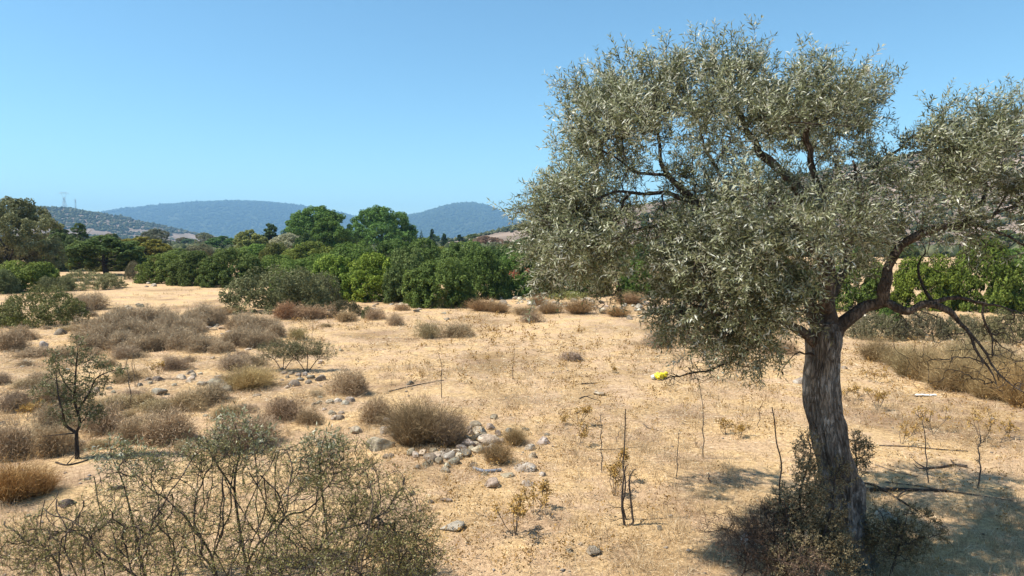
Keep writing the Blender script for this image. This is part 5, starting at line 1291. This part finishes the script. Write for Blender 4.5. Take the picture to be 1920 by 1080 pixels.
# ------------------------------------------------------------------ golden dry thistles
def thistle(px, top, base, label, seed, n=3, spread=.12, col=(1, 1, 1)):
    rr = np.random.default_rng(5000 + seed)
    p = on_ground(px, base); H = at(px, top, p[1])[2] - p[2]
    o = place("dry_thistle", None, loc=p, label=label, cat="thistle", group="golden dry thistles")
    P0, P1, heads = [], [], []
    for k in range(n):
        e = np.array([rr.normal() * spread, rr.normal() * spread, H * rr.uniform(.75, 1)]); m = e * .5 + rr.normal(size=3) * .02
        P0 += [np.array([0, 0, -.03]), m]; P1 += [m, e]; heads.append(e)
        for q in range(3):
            f = m + (e - m) * rr.uniform(.2, .8); g_ = f + rr.normal(size=3) * .05 + [0, 0, .06]; P0.append(f); P1.append(g_); heads.append(g_)
    P0 = np.array(P0); P1 = np.array(P1); m = len(P0)
    V, F, R = prisms(P0, P1, np.full(m, .004), np.full(m, .003), np.full(m, .5), 5); place("stems", new_mesh("stems", V, F, M['dead_wood'], R), o)
    hd = np.array(heads); c = np.repeat(hd, 26, axis=0); d = sphere_dirs(len(c), rr)
    Pl = c + d * rr.uniform(.0, .035, (len(c), 1)); L = rr.uniform(.018, .042, len(c))
    V, F, R = leaf_geo(Pl, unit(d + rr.normal(size=d.shape) * .5), unit(rr.normal(size=d.shape)), L, L * .4, rr.random(len(c)))
    place("seed_heads", new_mesh("seed_heads", V, F, M['thistle'], R), o, color=col, kind="stuff")
for k, (x, t, b, n, sp, lab) in enumerate(((966, 938, 1002, 6, .09, "golden thistle with the densest heads, by the flat pale rock"), (1000, 930, 965, 3, .06, "small golden thistle behind the dense one"), (1024, 902, 952, 3, .03, "golden thistle on pale crossed stems"), (1152, 870, 930, 4, .06, "golden thistle beside the tallest dead stalk"), (1165, 842, 905, 3, .04, "golden thistle leaning on the tallest dead stalk"),
    (1085, 765, 800, 4, .12, "dry olive-brown thistle beyond the first dead stalk"), (1085, 805, 835, 3, .12, "low brown thistle beside the first dead stalk"), (1058, 785, 797, 2, .03, "tiny rust-brown thistle in the straw"), (1360, 795, 815, 3, .08, "yellow-flecked low thistle before the slender stalk"), (1385, 800, 822, 3, .09, "yellow-flecked low thistle nearer the trunk"), (1150, 692, 700, 2, .05, "faint orange thistle tuft in the field"),
    (1645, 735, 770, 5, .16, "brown thistle patch behind the trunk"), (1610, 728, 750, 4, .14, "brown thistle patch next to the trunk"), (1690, 800, 832, 3, .10, "dry thistle by the long thin grey stick"), (1750, 780, 812, 4, .14, "dry thistle around the hooked dead stalk"), (1840, 775, 830, 4, .16, "dry thistle around the knobbly dead stalk"), (1885, 800, 822, 3, .10, "dry thistle at the straw edge beyond the knobbly stalk"), (295, 680, 712, 4, .10, "golden thistle beside the single round cushion shrub"), (75, 762, 776, 4, .16, "yellow thistle by the dark grey cushion shrub"), (50, 768, 782, 4, .14, "yellow thistle beneath the dark grey cushion shrub"), (1640, 700, 716, 4, .12, "brown thistle before the compact tan broom"))):
    thistle(x, t, b, lab, k, n, sp, (1, 1, 1))
# dead twig cluster around the tallest stalk
q = on_ground(1172, 985); QY = q[1]
woody("dead_shrub", "leafless dead shrub leaning on the tallest stalk", "shrub", q,
      [([q - [0, 0, .03], at(1166, 940, QY), at(1172, 880, QY), at(1178, 872, QY)], [.014, .011, .008, .004]), ([q + [.09, 0, -.03], at(1185, 960, QY), at(1180, 900, QY), at(1190, 880, QY)], [.014, .012, .009, .004])],
      [pc(1170, 900, 20, 30, QY, 26), pc(1188, 900, 14, 24, QY, 22), pc(1150, 955, 16, 26, QY, 12), pc(1180, 960, 22, 20, QY, 20)],
      70, 'thistle', 'twig_bark', (.02, .03, .01), 0, .006, .002, .05, .5, (8, 30))

# ------------------------------------------------------------------ litter
def bag():
    rr = np.random.default_rng(8); p = on_ground(1236, 711)
    m = M.setdefault('yellow_plastic', plain_mat("yellow_plastic", (.72, .60, .02), .35, .12, 12, .5, 0, False, .3))
    w = M.setdefault('white_plastic', plain_mat("white_plastic", (.62, .60, .55), .6, .06, 12, .5))
    o = place("plastic_bag", None, loc=p, label="crumpled yellow plastic bag lying in the straw", cat="bag")
    import bmesh
    def lump(nm, c, s, mat, seed):
        bm = bmesh.new(); bmesh.ops.create_icosphere(bm, subdivisions=4, radius=1.0); V = np.array([v.co[:] for v in bm.verts]); F = np.array([[v.index for v in f.verts] for f in bm.faces]); bm.free()
        n = unit(V); k = fbm(n[:, 0] * 3 + seed, n[:, 1] * 3 + n[:, 2] * 4, seed, 3); cr = np.abs(fbm(n[:, 0] * 6 + n[:, 2] * 3 + seed, n[:, 1] * 6, seed + 7, 2) - .5)
        V = V * (.62 + .6 * k - .9 * cr)[:, None] * s + c
        place(nm, new_mesh(nm, V, F, mat, None, True), o)
    lump("body", np.array([0, 0, .06]), np.array([.13, .10, .10]), m, 1); lump("fold", np.array([.10, .03, .07]), np.array([.08, .07, .07]), m, 2); lump("corner", np.array([.15, .02, .12]), np.array([.05, .03, .05]), m, 4); lump("white_side", np.array([-.13, 0, .045]), np.array([.06, .07, .055]), w, 3)
bag()
def rag():
    rr = np.random.default_rng(9); p = on_ground(1732, 743); n = 18
    x, y = np.meshgrid(np.linspace(-.22, .22, n), np.linspace(-.05, .05, n), indexing='ij')
    z = .02 + .06 * fbm(x * 8 + 3, y * 10, 4, 3) - .02; x = x + .03 * vnoise(y * 20, x * 8, 6)
    V = np.stack([x, y, z], -1).reshape(-1, 3); i = np.arange(n - 1)[:, None] * n; j = np.arange(n - 1)[None]
    F = np.stack([i + j, i + n + j, i + n + j + 1, i + j + 1], -1).reshape(-1, 4)
    V2 = V - [0, 0, .004]; F2 = F[:, ::-1] + len(V)
    place("plastic_sheet", new_mesh("plastic_sheet", np.concatenate([V, V2]), np.concatenate([F, F2]), M['white_plastic'], None, True), loc=p, label="scrap of white plastic lying in the field", cat="litter", rotz=.1)
rag()
def pipe_scrap():
    rows = [(888, 880), (902, 885), (915, 886), (940, 884)]
    P = np.array([on_ground(*q) for q in rows]) + [0, 0, .02]
    m = plain_mat("grey_pvc", (.17, .19, .23), .6, .08, 10, .3)
    V, F = bark_tube(P - P[0], [.018, .022, .02, .02], 40, 14, 0, 0, 1)
    place("broken_pipe", new_mesh("broken_pipe", V, F, m, None, True), loc=P[0], label="bent piece of grey-blue pipe among the stones", cat="pipe")
pipe_scrap()
# red blossom on the hedge shrub
def blossom():
    rr = np.random.default_rng(12); m = foliage_mat("red_blossom", [(0, (.28, .07, .04)), (1, (.48, .18, .11))], .7, .3, .2)
    p = at(962, 513, 29.0); q = at(990, 506, 29.0)
    c = np.concatenate([p + rr.normal(size=(46, 3)) * [.09, .1, .07], q + rr.normal(size=(18, 3)) * [.05, .06, .04]]); n = len(c)
    V, F, R = leaf_geo(c, sphere_dirs(n, rr), sphere_dirs(n, rr), np.full(n, .09), np.full(n, .06), rr.random(n))
    place("blossom", new_mesh("blossom", V, F, m, R), label="small clump of red blossom showing among the dark hedge leaves", cat="flowers")
blossom()

# ------------------------------------------------------------------ straw, grass and weeds
def field_pts(n, y0, y1, rr, power=1.0, wide=.86):
    Y = y0 + (y1 - y0) * rr.random(n) ** power; X = (rr.random(n) * 2 - 1) * Y * wide
    return X, Y

def build_grass():
    rr = np.random.default_rng(31)
    # bleached straw lying flat
    n = 230000
    Y = 4.2 * np.exp(rr.random(n) * math.log(30 / 4.2)); X = (rr.random(n) * 2 - 1) * Y * .86
    dens = fbm(X / 1.1, Y / 1.1, 51, 3); ok = rr.random(n) < np.clip((dens - .3) * 3.2, .12, 1); X, Y = X[ok], Y[ok]; n = len(X)
    z = ground_z(X, Y); a = rr.uniform(0, 6.28, n)
    D = np.stack([np.cos(a), np.sin(a), rr.normal(size=n) * .22 + .08], 1); L = rr.uniform(.03, .13, n) * np.clip(Y / 9, .8, 1.8)
    V, F, R = spike_geo(np.stack([X, Y, z + .006 + rr.random(n) * .012], 1), D, L, rr.uniform(.003, .007, n) * np.clip(Y / 8, 1, 2.6), np.clip(rr.normal(.6, .25, n), 0, 1), rr)
    place("straw_litter", new_mesh("straw_litter", V, F, M['grass'], R), kind="stuff", label="loose bleached straw lying all over the field", cat="straw")
    # tufts
    m = 10000
    Y = 4.4 * np.exp(rr.random(m) * math.log(42 / 4.4)); X = (rr.random(m) * 2 - 1) * Y * .86
    dens = fbm(X / 2.2, Y / 3.0, 71, 3); ok = rr.random(m) < np.clip((dens - .47) * 7, .05, 1); X, Y = X[ok], Y[ok]; m = len(X)
    nb = 16; k = np.repeat(np.arange(m), nb); n = len(k); size = rr.uniform(.07, .24, m) * rr.uniform(.6, 1.2, m)
    px = X[k] + rr.normal(size=n) * .05 * np.clip(Y[k] / 10, .8, 2); py = Y[k] + rr.normal(size=n) * .05; z = ground_z(px, py)
    D = unit(np.stack([rr.normal(size=n) * .55, rr.normal(size=n) * .55, np.full(n, 1.0)], 1))
    V, F, R = blade_geo(np.stack([px, py, z - .01], 1), D, size[k] * rr.uniform(.6, 1.3, n), np.full(n, .0035) * np.clip(Y[k] / 8, 1, 2.6), np.clip(rr.normal(.45, .25, n) - (rr.random(m)[k] < .22) * .35, 0, 1), .35, rr)
    place("dry_grass", new_mesh("dry_grass", V, F, M['grass'], R), kind="stuff", label="short dry grass tufts scattered over the field", cat="grass")
    # tufts gathered round the foot of the dry shrubs
    sp = np.array(SHRUBPOS); k = np.repeat(np.arange(len(sp)), 70); n = len(k); a = rr.uniform(0, 6.28, n); q = sp[k, 2] * rr.normal(.46, .12, n)
    px = sp[k, 0] + np.cos(a) * q; py = sp[k, 1] + np.sin(a) * q; z = ground_z(px, py)
    D = unit(np.stack([np.cos(a) * .5 + rr.normal(size=n) * .5, np.sin(a) * .5 + rr.normal(size=n) * .5, np.full(n, 1.0)], 1))
    V, F, R = blade_geo(np.stack([px, py, z - .01], 1), D, rr.uniform(.06, .2, n), np.full(n, .0035) * np.clip(py / 8, 1, 2.6), np.clip(rr.normal(.38, .25, n), 0, 1), .35, rr)
    place("dry_grass", new_mesh("dry_grass", V, F, M['grass'], R), kind="stuff", label="dry grass tufts grown up around the feet of the dry shrubs", cat="grass")
    # small brown weeds
    m = 3000
    Y = 6 * np.exp(rr.random(m) * math.log(36 / 6)); X = (rr.random(m) * 1.86 - .86 * .62) * Y * .62
    dens = fbm(X / 3 + 40, Y / 3, 81, 2); ok = rr.random(m) < np.clip((dens - .35) * 4, .05, 1); X, Y = X[ok], Y[ok]; m = len(X)
    nb = 14; k = np.repeat(np.arange(m), nb); n = len(k); h = rr.uniform(.06, .24, m)
    t = rr.random(n); c = np.stack([X[k], Y[k], ground_z(X[k], Y[k])], 1)
    P = c + np.stack([rr.normal(size=n) * .045, rr.normal(size=n) * .045, t * h[k]], 1)
    L = rr.uniform(.02, .05, n) * np.clip(Y[k] / 12, .8, 1.8)
    V, F, R = leaf_geo(P, unit(rr.normal(size=(n, 3)) + [0, 0, .4]), unit(rr.normal(size=(n, 3))), L, L * .45, rr.random(n))
    place("dry_weeds", new_mesh("dry_weeds", V, F, M['thistle'], R), kind="stuff", label="small brown dried weeds dotted through the straw", cat="weeds", color=(.82, .78, .85))
    # pebbles and clods too small to pick apart
    n = 2600; Y = 5 * np.exp(rr.random(n) * math.log(40 / 5)); X = (rr.random(n) * 2 - 1) * Y * .86
    dens = fbm(X / 2.5, Y / 2.5, 91, 2); left = X < Y * .12; ok = rr.random(n) < np.where(left, np.clip((dens - .35) * 4, .05, 1), .12); X, Y = X[ok], Y[ok]; n = len(X)
    R_ = rr.uniform(.008, .03, n)
    V, F, R = blobs(np.stack([X, Y, ground_z(X, Y) + R_ * .2], 1), R_, rr.random(n), rr, .7)
    pm = foliage_mat("pebble", [(0, (.10, .08, .065)), (1, (.30, .26, .22))], .9, 0, .1, 0)
    place("pebbles", new_mesh("pebbles", V, F, pm, R), kind="stuff", label="pebbles and clods strewn between the stones", cat="pebbles")
build_grass()
